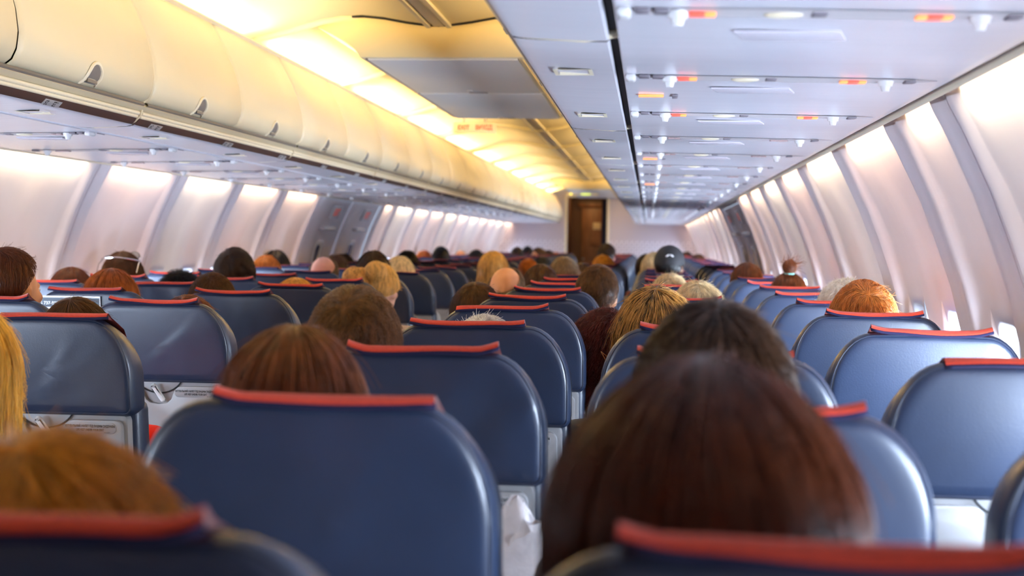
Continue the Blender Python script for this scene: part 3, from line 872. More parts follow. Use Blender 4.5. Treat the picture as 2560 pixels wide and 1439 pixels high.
def cover_mesh(seed, off=0.0, lip=0.0):
    """red headrest cover: cloth laid over the top, front flap, rear hem standing off the leather"""
    r2 = random.Random(seed)
    W = .262; N = 18
    ph = r2.uniform(0, 6); lift_l = r2.uniform(.0, .012); lift_r = r2.uniform(.0, .012); amp = r2.uniform(.001, .0028); skew = r2.uniform(-.006, .006)
    bm = bmesh.new(); bot = bmesh.new()
    rows = []
    for i in range(N + 1):
        q = i / N; x = (-.5 + q) * W
        e = max(0, abs(q - .5) * 2 - .70) / .30
        cur = (lift_l if q < .5 else lift_r) * e ** 1.6 * (.35 if lip else 1)
        wv = amp * math.sin(q * 7 + ph) + skew * (q - .5)
        x += off; top = top_at(x) + min(.012, (SEAT_TOP - top_at(x)) * .55)
        y0 = yl(SEAT_TOP)
        prof = [(.117, top - .15), (.117, top - .07), (.112, top - .044), (.096, top - .026), (.05, top - .007), (.014, top + .0065 + wv * .3),
                (-.004, top + .008 + wv * .5 + cur), (-.012, top + .003 + wv + cur), (-.0145, top + .0005 + lip * .5 + wv + cur), (-.013, top - .0028 + lip + wv + cur),
                (-.010, top - .0033 + lip + wv + cur), (-.008, top + .0005 + wv + cur), (-.002, top + .003 + wv * .5 + cur), (.014, top + .003), (.05, top - .010), (.09, top - .028)]
        rows.append([bm.verts.new((x, y0 + y, z)) for y, z in prof])
    K = len(rows[0])
    for i in range(N):
        for k in range(K - 1): bm.faces.new((rows[i][k], rows[i][k + 1], rows[i + 1][k + 1], rows[i + 1][k]))
    bmesh.ops.recalc_face_normals(bm, faces=bm.faces)
    me = bpy.data.meshes.new('headrest_cover'); 
    hem = bmesh.new(); hr = []
    for i in range(N + 1):
        x = rows[i][8].co.x; p = rows[i][9].co
        hr.append([hem.verts.new((x * 1.012, p.y - .002, p.z + .001)), hem.verts.new((x * 1.012, p.y - .001, p.z - .005 - lip * .8)), hem.verts.new((x * 1.012, p.y + .006, p.z - .0045 - lip * .8)), hem.verts.new((x * 1.012, p.y + .006, p.z + .003))])
    for i in range(N):
        for k in range(4): hem.faces.new((hr[i][k], hr[i][(k + 1) % 4], hr[i + 1][(k + 1) % 4], hr[i + 1][k]))
    hem.faces.new(hr[0]); hem.faces.new(hr[-1][::-1])
    bmesh.ops.recalc_face_normals(hem, faces=hem.faces)
    bm.to_mesh(me); bm.free()
    mh = bpy.data.meshes.new('hem'); hem.to_mesh(mh); hem.free()
    for q in (me, mh): q.polygons.foreach_set('use_smooth', [True] * len(q.polygons))
    return me, mh
PADS = [pad_mesh(k) for k in range(4)]
COVERS = [cover_mesh(k + 11) for k in range(8)] + [cover_mesh(k + 31, 0, .0058) for k in range(8)]      # the second set is turned down further at the hem
for p in PADS: p.materials.append(LEATHER)
for a, b in COVERS: a.materials.append(REDCLOTH); b.materials.append(NAVYCLOTH)
pp = MB(); sl = inset(BASE, .0085)
pp.tube([(x, .0035 + yl(z), z) for x, z in sl], .0022, 6, closed=True)
PIPE = pp.mesh('piping'); PIPE.materials.append(PIPING)
# front (passenger side) backrest lower cushion with side wings
lc = MB(); lc.box((0, 0, 0), (.44, .085, .50), .025, 3)
for v in lc.bm.verts:
    z = v.co.z + .665; v.co.y += yl(z) + .085; v.co.z = z
LOWC = lc.mesh('backrest_cushion'); LOWC.materials.append(LEATHER)
bp = MB(); bp.poly(rrect(-.202, .202,   .50, .888, .02), lambda x, z: (x, .050 + yl(z), z), (0, -.034, 0), .005)
BACKP = bp.mesh('back_panel', angle=40); BACKP.materials.append(SEATGREY)
def tray_outline():
    x0, x1, z0, z1 = -.192, .192, .61, .872
    pts = [(x0 + .02, z0)]
    pts = []
    for k in range(6):
        a = math.radians(180 + 90 * k / 5); pts.append((x0 + .02 + .02 * math.cos(a), z0 + .02 + .02 * math.sin(a)))
    for k in range(6):
        a = math.radians(270 + 90 * k / 5); pts.append((x1 - .02 + .02 * math.cos(a), z0 + .02 + .02 * math.sin(a)))
    for k in range(6):
        a = math.radians(90 * k / 5); pts.append((x1 - .018 + .018 * math.cos(a), z1 - .018 + .018 * math.sin(a)))
    # notch for the latch
    pts += [(.072, z1), (.060, z1 - .003), (.050, z1 - .012), (.044, z1 - .026), (.038, z1 - .040), (.026, z1 - .050), (0, z1 - .054),
            (-.026, z1 - .050), (-.038, z1 - .040), (-.044, z1 - .026), (-.050, z1 - .012), (-.060, z1 - .003), (-.072, z1)]
    for k in range(6):
        a = math.radians(90 + 90 * k / 5); pts.append((x0 + .018 + .018 * math.cos(a), z1 - .018 + .018 * math.sin(a)))
    return pts
ty = MB(); ty.poly(tray_outline(), lambda x, z: (x, .0155 + yl(z), z), (0, -.013, 0), .0035, 2)
TRAY = ty.mesh('tray_table', angle=45); TRAY.materials.append(SEATGREY)
lt = MB(); lt.cap((-.010, -.004 + yl(.870), .870), .0095, (.014, .004 + yl(.830), .830), .0075, 10)
for v in lt.bm.verts: pass
LATCH = lt.mesh('tray_latch'); LATCH.materials.append(LATCHM)
ar = MB(); ar.tube([(.075 * math.sin(a), .0125 + yl(.912 - .062 * math.cos(a)), .912 - .062 * math.cos(a)) for a in [math.radians(-62 + 124 * k / 16) for k in range(17)]], .0022, 6)
ARC = ar.mesh('latch_gap_shadow'); ARC.materials.append(DARKLINE)  # dark tube painted as the shadow between tray and latch dip
pc = MB(); pc.poly(rrect(.050, .178, .8395, .8665, .0125), lambda x, z: (x, .0040 + yl(z), z), (0, -.003, 0), .0008)
PLAC = pc.mesh('placard', angle=30); PLAC.materials.append(SEATGREY)
pk = MB()
kr = []
for i in range(13):
    q = i / 12; x = -.17 + .34 * q; sag = .018 * math.sin(math.pi * q)
    kr.append([pk.bm.verts.new((x, -.005 + yl(z) - (.022 if z > .5 else .01) * math.sin(math.pi * q) ** .5, z - (sag if z > .52 else 0))) for z in (.60, .56, .48, .42, .40)])
for i in range(12):
    for k in range(4): pk.bm.faces.new((kr[i][k], kr[i][k + 1], kr[i + 1][k + 1], kr[i + 1][k]))
POCK = pk.mesh('seat_pocket'); POCK.materials.append(mat('grey_pocket_cloth', (.30, .30, .33), .8))
sc_ = MB(); sc_.box((0, .36, .41), (.44, .46, .12), .04, 3); CUSH = sc_.mesh('seat_cushion'); CUSH.materials.append(LEATHER)
am = MB(); am.box((0, .30, .635), (.034, .36, .045), .014, 3); ARM = am.mesh('armrest'); ARM.materials.append(mat('dark_armrest', (.05, .055, .07), .5))
lg = MB(); lg.box((0, .25, .33), (.40, .05, .04), .008); lg.box((0, .46, .33), (.40, .05, .04), .008)
for x in (-.15, .15):
    lg.cyl((x, .25, .33), (x, .20, 0.0), .016); lg.cyl((x, .46, .33), (x, .50, 0.0), .016); lg.box((x, .35, .012), (.04, .36, .024), .006)
LEGS = lg.mesh('seat_frame'); LEGS.materials.append(FRAME)

A_OF = {'RA': .5175, 'RM': 1.0275, 'RW': 1.5375, 'LA': -.5175, 'LM': -1.0275, 'LW': -1.5375}
SEATNAME = {'A': 'aisle', 'M': 'middle', 'W': 'window'}
WRINK = {('RA', 3): 3, ('RA', 2): 1, ('LA', 5): 2, ('RW', 3): 1, ('RW', 4): 2, ('RA', 5): 1, ('LA', 4): 1}
COVOFF = {('RA', 1): -.015, ('RA', 2): .020, ('RA', 3): .010, ('RA', 4): -.014, ('RA', 5): -.016, ('LA', 4): .042, ('RA', 6): -.012, ('LM', 6): -.02}
def make_seat(code, n):
    side = 'near' if code[0] == 'R' else 'far'
    t = thing('aircraft_seat', 'blue leather %s seat, %s side of the aisle, %s row from the camera' % (SEATNAME[code[1]], side, ORD[n]), 'seat',
              (A_OF[code], row_y(n), 0), 'blue leather seats on the %s side of the aisle' % side)
    k = (n * 7 + 'AMW'.index(code[1]) * 3 + (code[0] == 'R')) % 8
    link('backrest', PADS[WRINK.get((code, n), 0)], t)
    cm_ = COVERS[k + (8 if n > 9 else 0)]
    if (code, n) in COVOFF:
        cm_ = cover_mesh(k + 11, COVOFF[(code, n)]); cm_[0].materials.append(REDCLOTH); cm_[1].materials.append(NAVYCLOTH)
    cv = link('headrest_cover', cm_[0], t); link('hem', cm_[1], cv)
    link('backrest_cushion', LOWC, t); link('seat_cushion', CUSH, t)
    link('back_panel', BACKP, t)
    link('seat_frame', LEGS, t)
    if n <= 14:
        link('piping', PIPE, t)
    if n <= 11:
        tt = link('tray_table', TRAY, t); link('tray_latch', LATCH, t); link('latch_gap_shadow', ARC, t)
        link('seat_pocket', POCK, t)
        for x in (-.236, .236): link('armrest', ARM, t, loc=(x, 0, 0))
        pl_ = link('placard', PLAC, tt)
        if n <= 7:
            tilt = math.pi / 2 + math.radians(7)
            yb = lambda z: .0007 + yl(z)
            put_text('РЯТУВАЛЬНИЙ ЖИЛЕТ ПІД ВАШИМ СИДІННЯМ', .0078, INK, pl_, (.114, yb(.8575), .8575), (tilt, 0, 0), bold=.00028, sx=.66)
            put_text('LIFE VEST UNDER YOUR SEAT', .0078, INK, pl_, (.114, yb(.8485), .8485), (tilt, 0, 0), bold=.00028, sx=.66)
            put_text('3014-2460', .0035, INK, pl_, (.155, yb(.8425), .8425), (tilt, 0, 0))
NROWS = 30
for n in range(1, NROWS + 1):
    for code in ('RA', 'RM', 'RW', 'LA', 'LM', 'LW'):
        if code == 'RW' and n < 2: continue
        if code == 'LA' and n < 3: continue
        if code == 'LM' and n < 5: continue
        if code == 'LW' and n < 6: continue
        make_seat(code, n)

# ------------------------------------------------------------------ people
HC = Vector((0, .215, 1.185))      # head centre of the base figure
def body_base():
    b = MB()
    # torso
    b.ell((0, .30, .56), (.165, .125, .13)); b.ell((0, .275, .70), (.150, .110, .16)); b.ell((0, .255, .86), (.168, .115, .16))
    b.cap((-.125, .245, .955), .062, (.125, .245, .955), .062, 12)
    b.cap((0, .235, .95), .075, (0, .222, 1.07), .052, 12)
    b.cap((0, .222, 1.05), .052, (0, .222, 1.13), .054, 12)
    # head
    b.ell(HC + Vector((0, -.006, .015)), (.076, .096, .100), 24, 16)
    b.ell(HC + Vector((0, .030, -.035)), (.062, .066, .075), 20, 12)
    b.ell(HC + Vector((0, .058, -.085)), (.030, .030, .025))
    b.cap(HC + Vector((0, .098, .005)), .008, HC + Vector((0, .118, -.030)), .013)
    b.ell(HC + Vector((0, .085, .018)), (.052, .016, .010))
    b.ell(HC + Vector((0, .096, -.060)), (.024, .010, .009))
    for s in (-1, 1):
        b.ell(HC + Vector((s * .079, -.002, -.012)), (.009, .019, .031), rot=Matrix.Rotation(s * -.35, 3, 'Z'))
        b.ell(HC + Vector((s * .035, .075, -.02)), (.024, .022, .024))
        # arm
        S, E, Wr = Vector((s * .175, .245, .945)), Vector((s * .205, .29, .705)), Vector((s * .115, .50, .665))
        b.cap(S, .056, E, .042, 12); b.cap(E, .041, Wr, .028, 12)
        # palm and fingers resting on the thigh
        P = Wr + Vector((-s * .02, .065, -.012)); b.cap(Wr, .026, P, .030, 10); b.cap(Wr + Vector((s * .012, .03, 0)), .020, P + Vector((s * .02, .012, 0)), .019)
        for k, (dx, ln) in enumerate(((-.030, .062), (-.010, .072), (.011, .067), (.030, .053))):
            k0 = P + Vector((dx, .022, .002)); k1 = k0 + Vector((dx * .15, ln * .55, -.004)); k2 = k1 + Vector((0, ln * .40, -.022))
            b.cap(k0, .0095, k1, .0088, 8); b.cap(k1, .0088, k2, .0078, 8)
        t0 = Wr + Vector((-s * .028, .03, 0)); t1 = t0 + Vector((-s * .030, .028, -.004)); b.cap(t0, .012, t1, .010, 8); b.cap(t1, .010, t1 + Vector((-s * .006, .026, -.006)), .0085, 8)
        # leg
        H, K, A_ = Vector((s * .085, .32, .535)), Vector((s * .10, .70, .545)), Vector((s * .10, .655, .10))
        b.cap(H, .085, K, .058, 12); b.cap(K, .056, A_, .036, 12); b.cap(A_ + Vector((0, -.03, -.05)), .034, A_ + Vector((0, .13, -.068)), .028, 10)
    me = b.mesh('body_raw', smooth=False)
    o = bpy.data.objects.new('t', me); COL.objects.link(o)
    rm = o.modifiers.new('r', 'REMESH'); rm.mode = 'VOXEL'; rm.voxel_size = .0085
    sm = o.modifiers.new('s', 'SMOOTH'); sm.factor = .5; sm.iterations = 3
    dg = bpy.context.evaluated_depsgraph_get(); dg.update()
    m2 = bpy.data.meshes.new_from_object(o.evaluated_get(dg)); bpy.data.objects.remove(o)
    n = len(m2.vertices); co = np.empty(n * 3); m2.vertices.foreach_get('co', co); co = co.reshape(-1, 3)
    nn = np.empty(n * 3); m2.vertices.foreach_get('normal', nn); nn = nn.reshape(-1, 3)
    faces = [tuple(p.vertices) for p in m2.polygons]
    return co, nn, faces
BCO, BNO, BFA = body_base()
BFC = np.array([BCO[list(f)].mean(axis=0) for f in BFA])
def subset(mask):
    ids = sorted({v for f, m_ in zip(BFA, mask) if m_ for v in f}); mp = {v: i for i, v in enumerate(ids)}
    return np.array(ids), [tuple(mp[v] for v in f) for f, m_ in zip(BFA, mask) if m_]
x_, y_, z_ = BFC[:, 0], BFC[:, 1], BFC[:, 2]
hand = (y_ > .485) & (z_ > .60) & (z_ < .75)
shirt_m = (z_ > .575) & (z_ < 1.045) & ~hand & ~((y_ > .40) & (z_ < .62)) & ~((y_ > .36) & (np.abs(x_) < .2) & (z_ < .63))
pants_m = (z_ < .61) & (z_ > .13) & ~((y_ < .40) & (z_ > .585)) & ~hand
shoe_m = (z_ <= .135)
SH_I, SH_F = subset(shirt_m); PA_I, PA_F = subset(pants_m); SO_I, SO_F = subset(shoe_m)
def pose(co, dx, s, yaw, tilt, dy):
    c = co.copy(); w_ = sstep(.58, 1.0, co[:, 2])
    wl = np.clip((co[:, 2] - .60) / .40, 0, 1)
    hw = sstep(1.03, 1.12, co[:, 2])
    # arms keep to their own seat: less lean for low parts comes from w_
    p = np.array([0, .222, 1.06]); q = c - p
    R_ = np.array(Matrix.Rotation(yaw, 3, 'Z') @ Matrix.Rotation(tilt, 3, 'Y'))
    c = c * (1 - hw[:, None]) + (q @ R_.T + p) * hw[:, None]
    c[:, 0] += dx * w_; c[:, 1] += dy * w_; c[:, 2] -= s * wl
    return c
def head_mat(dx, s, yaw, tilt, dy):
    p = Vector((0, .222, 1.06)); R_ = Matrix.Rotation(yaw, 3, 'Z') @ Matrix.Rotation(tilt, 3, 'Y')
    c = R_ @ (HC - p) + p + Vector((dx, dy, -s))
    m = R_.to_4x4(); m.translation = c
    return m

def hair_field(st):
    """returns P(az, t, off): a point on the hair surface; az measured from +y (face), pole tilted back"""
    tilt = math.radians(st.get('pole', 18)); Rp = Matrix.Rotation(tilt, 3, 'X')
    Rp = np.array(Rp)
    o0 = st['off']; drop = st.get('drop', 0.0); flare = st.get('flare', 0.0); curl = st.get('curl', 0.0)
    fA, sA, bA = st.get('front', 72), st.get('side', 98), st.get('back', 122)
    def arc_end(az):
        c = np.cos(az); f = np.where(c > 0, sA + (fA - sA) * c ** .8 if np.isscalar(c) else 0, 0)
        return f
    def AE(az):
        c = np.cos(az)
        return np.radians(np.where(c > 0, sA + (fA - sA) * np.abs(c) ** .9, sA + (bA - sA) * np.abs(c) ** .9))
    def DR(az):
        c = np.cos(az)          # 1 at the face
        return drop * np.clip((0.72 - c) / .5, 0.0, 1.0)
    rx, ry, rz = .077, .097, .103
    def P(az, t, off):
        az = np.asarray(az, float); t = np.asarray(t, float); off = np.asarray(off, float)
        T = AE(az); D = DR(az); arc = T * .095; tot = arc + D; fr = arc / tot
        th = np.minimum(t / fr, 1.0) * T
        dirs = np.stack([np.sin(az) * np.sin(th), np.cos(az) * np.sin(th), np.cos(th)], -1) @ Rp.T
        prof = o0 + off
        topb = st.get('top', 0.0) * np.clip(np.cos(th), 0, 1)
        pts = dirs * np.stack([rx + prof, ry + prof, rz + prof + topb], -1) + np.array([0, -.006, .015])
        ex = np.clip((t - fr) / np.maximum(1 - fr, 1e-6), 0, 1) * D
        wd = st.get('wide', 0.0) * np.sin(np.clip(th, 0, math.pi / 2)) ** 2
        pts[..., 0] += np.sign(dirs[..., 0]) * np.abs(dirs[..., 0]) * wd
        q = ex / max(drop, 1e-6)
        pts[..., 2] -= ex
        pts[..., 0] += dirs[..., 0] * (flare * q - curl * q ** 3)
        pts[..., 1] += dirs[..., 1] * (flare * q - curl * q ** 3) * .6
        return pts
    return P
def noise1(a, seed):
    r2 = np.random.default_rng(seed); v = 0
    for k in (2, 3, 5, 8, 13):
        v = v + np.sin(a * k + r2.uniform(0, 6.28)) * r2.uniform(.3, 1) / k ** .6
    return v
def hair_shell(st, seed):
    P = hair_field(st); na, nt = 56, 22
    az = np.linspace(0, 2 * math.pi, na, endpoint=False); tt = np.linspace(0, 1, nt)
    A, T = np.meshgrid(az, tt, indexing='ij')
    lump = st.get('lump', .002)
    off = lump * noise1(A * 1.0, seed) * T + lump * .7 * np.sin(A * 9 + 4 * T + seed) * T
    off = off - .006 * np.clip((T - .86) / .14, 0, 1) - (.004 if st.get('fringe') else 0)
    pts = P(A, T, off)
    vs_ = pts.reshape(-1, 3); fs = []
    t0 = int(st.get('start', 0) * nt)
    for i in range(na):
        j = (i + 1) % na
        for k in range(t0, nt - 1):
            if k == 0: fs.append((i * nt, i * nt + 1, j * nt + 1))
            else: fs.append((i * nt + k, i * nt + k + 1, j * nt + k + 1, j * nt + k))
    return mesh_from('hair', vs_, fs)
def hair_strands(st, seed, count, rad):
    r2 = np.random.default_rng(seed); P = hair_field(st); NP = st.get('np', 7)
    az = r2.uniform(0, 2 * math.pi, count); ln = r2.uniform(.55, 1.0, count) * st.get('len', .35)
    t0 = np.clip(r2.uniform(st.get('start', 0) - .02, 1.0, count) ** st.get('dist', .7) - ln * .3, st.get('start', 0), 1)
    messy = st.get('messy', .15); sk = st.get('swirl', .25)
    clump = np.round(az * st.get('clumps', 26) / 6.28) * 6.28 / st.get('clumps', 26)
    k = np.linspace(0, 1, NP)[None, :]
    t = np.clip(t0[:, None] + ln[:, None] * k, 0, 1.02 + .05 * r2.uniform(0, 1, (count, 1)))
    cw = st.get('clump', .35)
    a0 = az[:, None] * (1 - cw * k) + clump[:, None] * cw * k
    a = a0 + sk * k * noise1(az * .5, seed + 5)[:, None] * .4 + messy * k * r2.normal(0, 1, (count, 1)) * .4
    lift = st.get('lift', .006) * r2.uniform(0, 1, (count, 1)) + st.get('stand', 0) * k * r2.uniform(.3, 1, (count, 1))
    wav = st.get('wave', 0) * np.sin(k * st.get('wfreq', 9) + r2.uniform(0, 6.28, (count, 1)))
    fly = (r2.uniform(0, 1, (count, 1)) < st.get('fly', .04)) * k ** 2 * r2.uniform(0, .02, (count, 1))
    lump = st.get('lump', .002) * noise1(a, seed) * t
    pts = P(a, t, lift + wav + fly + lump + .001)
    pts += r2.normal(0, 1, (count, NP, 3)) * messy * .0015 * k[..., None]
    return pts, rad
def curves_obj(name, pts, rad, m, parent):
    n, k, _ = pts.shape
    cd = bpy.data.hair_curves.new(name); cd.add_curves([k] * n)
    cd.attributes['position'].data.foreach_set('vector', pts.reshape(-1).astype(np.float32))
    ra = cd.attributes.get('radius') or cd.attributes.new('radius', 'FLOAT', 'POINT')
    prof = np.linspace(1.0, .45, k)[None, :] * rad * np.ones((n, 1))
    ra.data.foreach_set('value', prof.reshape(-1).astype(np.float32))
    cd.materials.append(m)
    o = bpy.data.objects.new(name, cd); COL.objects.link(o); o.parent = parent
    return o
STY = {
    'buzz': dict(off=.006, front=64, side=92, back=116, len=.14, stand=.006, lift=.002, messy=.3, lump=.0006, clump=.1, np=4, fly=0, pole=26),
    'short': dict(off=.012, front=70, side=95, back=118, len=.28, lift=.008, messy=.25, lump=.002, swirl=.6, pole=26),
    'crop': dict(off=.016, front=74, side=98, back=122, len=.35, lift=.008, messy=.2, lump=.003, clump=.5, top=.006),
    'bob': dict(off=.019, front=76, side=98, back=104, drop=.13, flare=.012, curl=.018, len=.45, lift=.006, messy=.10, lump=.003, clump=.5, np=10, dist=.9, pole=0),
    'long': dict(off=.019, front=76, side=98, back=100, drop=.28, flare=.02, curl=.0, len=.5, lift=.008, messy=.14, lump=.004, clump=.6, np=12, dist=.9, pole=0, fly=.08),
    'curly': dict(off=.020, front=74, side=98, back=112, drop=.07, flare=.01, len=.4, lift=.012, messy=.5, lump=.006, clump=.6, np=12, wave=.006, wfreq=16, fly=.15),
    'messy': dict(off=.020, front=74, side=98, back=112, drop=.05, flare=.006, len=.4, lift=.012, messy=.35, lump=.007, clump=.75, clumps=20, np=9, stand=.008, fly=.1, top=.008),
    'spiky': dict(off=.010, front=70, side=95, back=118, len=.2, lift=.003, stand=.028, messy=.3, lump=.002, clump=.6, clumps=34, np=5, fly=0),
    'up': dict(off=.014, front=76, side=100, back=124, len=.45, lift=.004, messy=.08, lump=.002, clump=.4, np=9, fly=.06, pole=-8),
    'fringe': dict(off=.006, front=60, side=98, back=120, start=.66, len=.14, stand=.004, lift=.003, messy=.3, lump=.0006, clump=.1, np=4, fly=0, fringe=True),
}
HCOL = {'black': (.008, .006, .006), 'darkbrown': (.026, .013, .007), 'brown': (.055, .025, .010), 'redbrown': (.085, .026, .006), 'deepred': (.058, .015, .005), 'auburn': (.10, .030, .008),
        'darkred': (.085, .010, .006), 'ginger': (.38, .165, .045), 'copper': (.30, .095, .018), 'blond': (.58, .34, .10), 'paleblond': (.70, .52, .28), 'gold': (.56, .27, .04),
        'grey': (.17, .14, .115), 'white': (.80, .70, .62), 'yellow': (.74, .37, .05), 'amber': (.44, .19, .022), 'ashbrown': (.095, .050, .022), 'streaked': (.30, .185, .065)}
for _k in ('darkbrown', 'brown', 'redbrown', 'deepred', 'auburn', 'ashbrown', 'ginger', 'copper', 'streaked', 'grey'):
    _c = HCOL[_k]; HCOL[_k] = (_c[0] * 1.08, _c[1] * .85, _c[2] * .52)  # amber cabin light tinted into these hair colours
SKIN = {'fair': (.62, .33, .22), 'tan': (.45, .22, .13), 'pink': (.70, .34, .25), 'orange': (.62, .29, .14)}
EYEMESH = MB().ell((0, 0, 0), (.011, .011, .011), 12, 8).mesh('eye'); EYEMESH.materials.append(EYEW)
PUP = MB().ell((0, .0085, 0), (.0055, .004, .0055), 10, 6).mesh('iris'); PUP.materials.append(EYED)
OCC = {}
def person(code, n, X, dzt, style, hcol, label, skin='fair', shirt=(.3, .3, .33), yaw=0., tilt=0., dy=0., hw=None, mods=None, extra=None):
    a = A_OF[code]; dx = (X + CX) - a
    st = dict(STY[style]); st.update(mods or {})
    toph = HC.z + .015 + .103 + st['off'] + st.get('top', 0) + .5 * st.get('lift', 0)
    if style == 'fringe': toph = HC.z + .115
    s = toph - (EYE + dzt)
    root = thing('person', label, 'person', (a, row_y(n), 0))
    key = (code, n)
    pos = lambda c: pose(c, dx, s, yaw, tilt, dy)
    sk = mat('skin_' + skin, SKIN[skin], .5, .3, noise=.06, nscale=25)
    seed = n * 31 + 'RL'.index(code[0]) * 7 + 'AMW'.index(code[1])
    hm = hair_mat('hair_' + hcol, HCOL[hcol], .85 if hcol == 'streaked' else .5)
    body = mesh_from('body', pos(BCO), BFA); body.materials.append(sk)
    link('body', body, root)
    for nm, ids, fa, colr, off in (('shirt', SH_I, SH_F, shirt, .007), ('trousers', PA_I, PA_F, (.03, .035, .06), .008), ('shoes', SO_I, SO_F, (.02, .018, .016), .005)):
        me = mesh_from(nm, pos(BCO)[ids] + BNO[ids] * off, fa)
        link(nm, me, root, mat('cloth_%d_%d_%d' % tuple(int(c * 99) for c in colr), colr, .85, .2, sheen=.1))
    hm4 = head_mat(dx, s, yaw, tilt, dy)
    near = n <= 8
    hair = None
    he = link('hair', hair_shell(st, seed), root, hm); he.matrix_local = hm4
    cnt = (5200 if n <= 8 else 900) if style != 'fringe' else 1500
    pts, rad = hair_strands(st, seed, cnt, .00055 if n <= 8 else .0011)
    if n <= 2: rad = .0008
    curves_obj('strands', pts, rad, hm, he)
    for sx in (-1, 1):
        if n > 9: break
        e = link('eye', EYEMESH, root); e.matrix_local = hm4 @ Matrix.Translation((sx * .033, .083, .004)); link('iris', PUP, e)
    if extra: extra(root, hm4, hm)
    OCC[key] = root
    return root

def bun_pts(c, r_, n, seed, NP=9, fly=.0):
    r2 = np.random.default_rng(seed); out = np.zeros((n, NP, 3)); k = np.linspace(0, 1, NP)
    for i in range(n):
        ax = r2.normal(0, 1, 3); ax /= np.linalg.norm(ax); b = np.cross(ax, [0, .3, 1.0]); b /= np.linalg.norm(b) + 1e-9; e = np.cross(ax, b)
        ph = r2.uniform(0, 6.28); ang = ph + k * r2.uniform(1.2, 2.6); rr = r_ * r2.uniform(.92, 1.06)
        out[i] = np.array(c) + rr * (np.cos(ang)[:, None] * b + np.sin(ang)[:, None] * e) * np.array([1, 1, 1.05])
    return out
def ex_topbun(root, m4, hm):
    c = (0, -.03, .158)
    o = MB().ell(c, (.029, .029, .034), 20, 12).obj('bun', hm, root); o.matrix_local = m4
    curves_obj('strands', bun_pts(c, .031, 900, 3), .0007, hm, o)
    r2 = np.random.default_rng(5); n = 110; k = np.linspace(0, 1, 6)[None, :, None]
    base = np.array(c) + r2.normal(0, 1, (n, 1, 3)) * .012
    dr = r2.normal(0, 1, (n, 1, 3)) * [.5, .4, .35] + np.array([.25, 0, .75]); dr /= np.linalg.norm(dr, axis=-1, keepdims=True)
    pts = base + dr * k * r2.uniform(.04, .085, (n, 1, 1)) + np.array([0, 0, -.02]) * k ** 2
    curves_obj('strands', pts, .0010, hm, o)
    tie = MB()
    for q in range(16):
        a_ = q * 2 * math.pi / 16; tie.ell((c[0] + .019 * math.cos(a_), c[1] + .019 * math.sin(a_), c[2] - .031), (.0042, .0042, .0042), 8, 6)
    t_ = tie.obj('beaded_hair_tie', TEAL, root); t_.matrix_local = m4
def ex_updo(root, m4, hm):
    o = MB().ell((-.055, -.085, .045), (.062, .055, .058), 20, 12).ell((.02, -.075, .085), (.055, .05, .05), 20, 12).obj('bun', hm, root); o.matrix_local = m4
    curves_obj('strands', np.concatenate([bun_pts((-.055, -.085, .045), .061, 900, 8), bun_pts((.02, -.075, .085), .053, 900, 9), bun_pts((-.09, -.09, .06), .05, 250, 19)]), .0008, hm, o)
    bw = MB(); bw.ell((-.045, -.15, .015), (.03, .008, .014), rot=Matrix.Rotation(.5, 3, 'Y')); bw.ell((.015, -.148, -.005), (.03, .008, .014), rot=Matrix.Rotation(.7, 3, 'Y')); bw.ell((-.015, -.153, .003), (.010, .009, .010))
    q = bw.obj('bow', BOWM, root); q.matrix_local = m4
def ex_glasses(root, m4, hm):
    g = MB()
    for sx in (-1, 1):
        g.tube([(sx * (.036 + .026 * math.cos(t_)), .055 + .0, .127 + .018 * math.sin(t_)) for t_ in [k * 6.283 / 16 for k in range(16)]], .0022, 6, closed=True)
        g.tube([(sx * .062, .055, .130), (sx * .090, .0, .120), (sx * .098, -.06, .085), (sx * .098, -.085, .045)], .0028, 6)
    g.tube([(-.012, .056, .130), (0, .058, .134), (.012, .056, .130)], .002, 6)
    g.tube([(-.098, -.02, .108), (-.06, -.07, .116), (0, -.085, .118), (.06, -.07, .110), (.098, -.03, .100)], .0045, 6)
    o = g.obj('glasses', SILVER, root); o.matrix_local = m4
    l = MB()
    for sx in (-1, 1): l.ell((sx * .036, .055, .127), (.025, .001, .017))
    q = l.obj('lens', LENS, o)
def ex_cap(root, m4, hm):
    c = MB(); c.ell((0, -.006, .030), (.097, .117, .108), 32, 20)
    bmesh.ops.delete(c.bm, geom=[v for v in c.bm.verts if v.co.z < .0 - .25 * v.co.y * 0], context='VERTS')
    o = c.obj('cap', BLACKCAP, root); o.matrix_local = m4
    b = MB(); rows = []
    for i in range(13):
        a_ = math.radians(-62 + 124 * i / 12)
        rows.append([b.bm.verts.new((.093 * math.sin(a_), .112 * math.cos(a_), .004)), b.bm.verts.new((.088 * math.sin(a_), .115 * math.cos(a_) + .06 * math.cos(a_ * 1.3), -.006))])
    for i in range(12): b.bm.faces.new((rows[i][0], rows[i][1], rows[i + 1][1], rows[i + 1][0]))
    q = b.obj('peak', BLACKCAP, o); mm = q.modifiers.new('t', 'SOLIDIFY'); mm.thickness = .003
    e = MB()
    for sx in (-1, 1): e.ell((sx * .013, -.1195, .072), (.013, .006, .005), rot=Matrix.Rotation(sx * .5, 3, 'Y'))
    e.obj('emblem', WHITEP, o)
def ex_pin(root, m4, hm):
    q = MB().tube([(.0, -.146, .034), (.016, -.146, .028), (.034, -.143, .012), (.037, -.142, .004), (.028, -.144, .008), (.012, -.147, .022), (.0, -.146, .034)], .0013, 6).obj('hairpin', GOLD, root); q.matrix_local = m4
def ex_bunlow(root, m4, hm):
    o = MB().ell((-.062, -.075, .025), (.032, .032, .034), 16, 10).obj('bun', hm, root); o.matrix_local = m4
    curves_obj('strands', bun_pts((-.062, -.075, .025), .033, 400, 8), .001, hm, o)

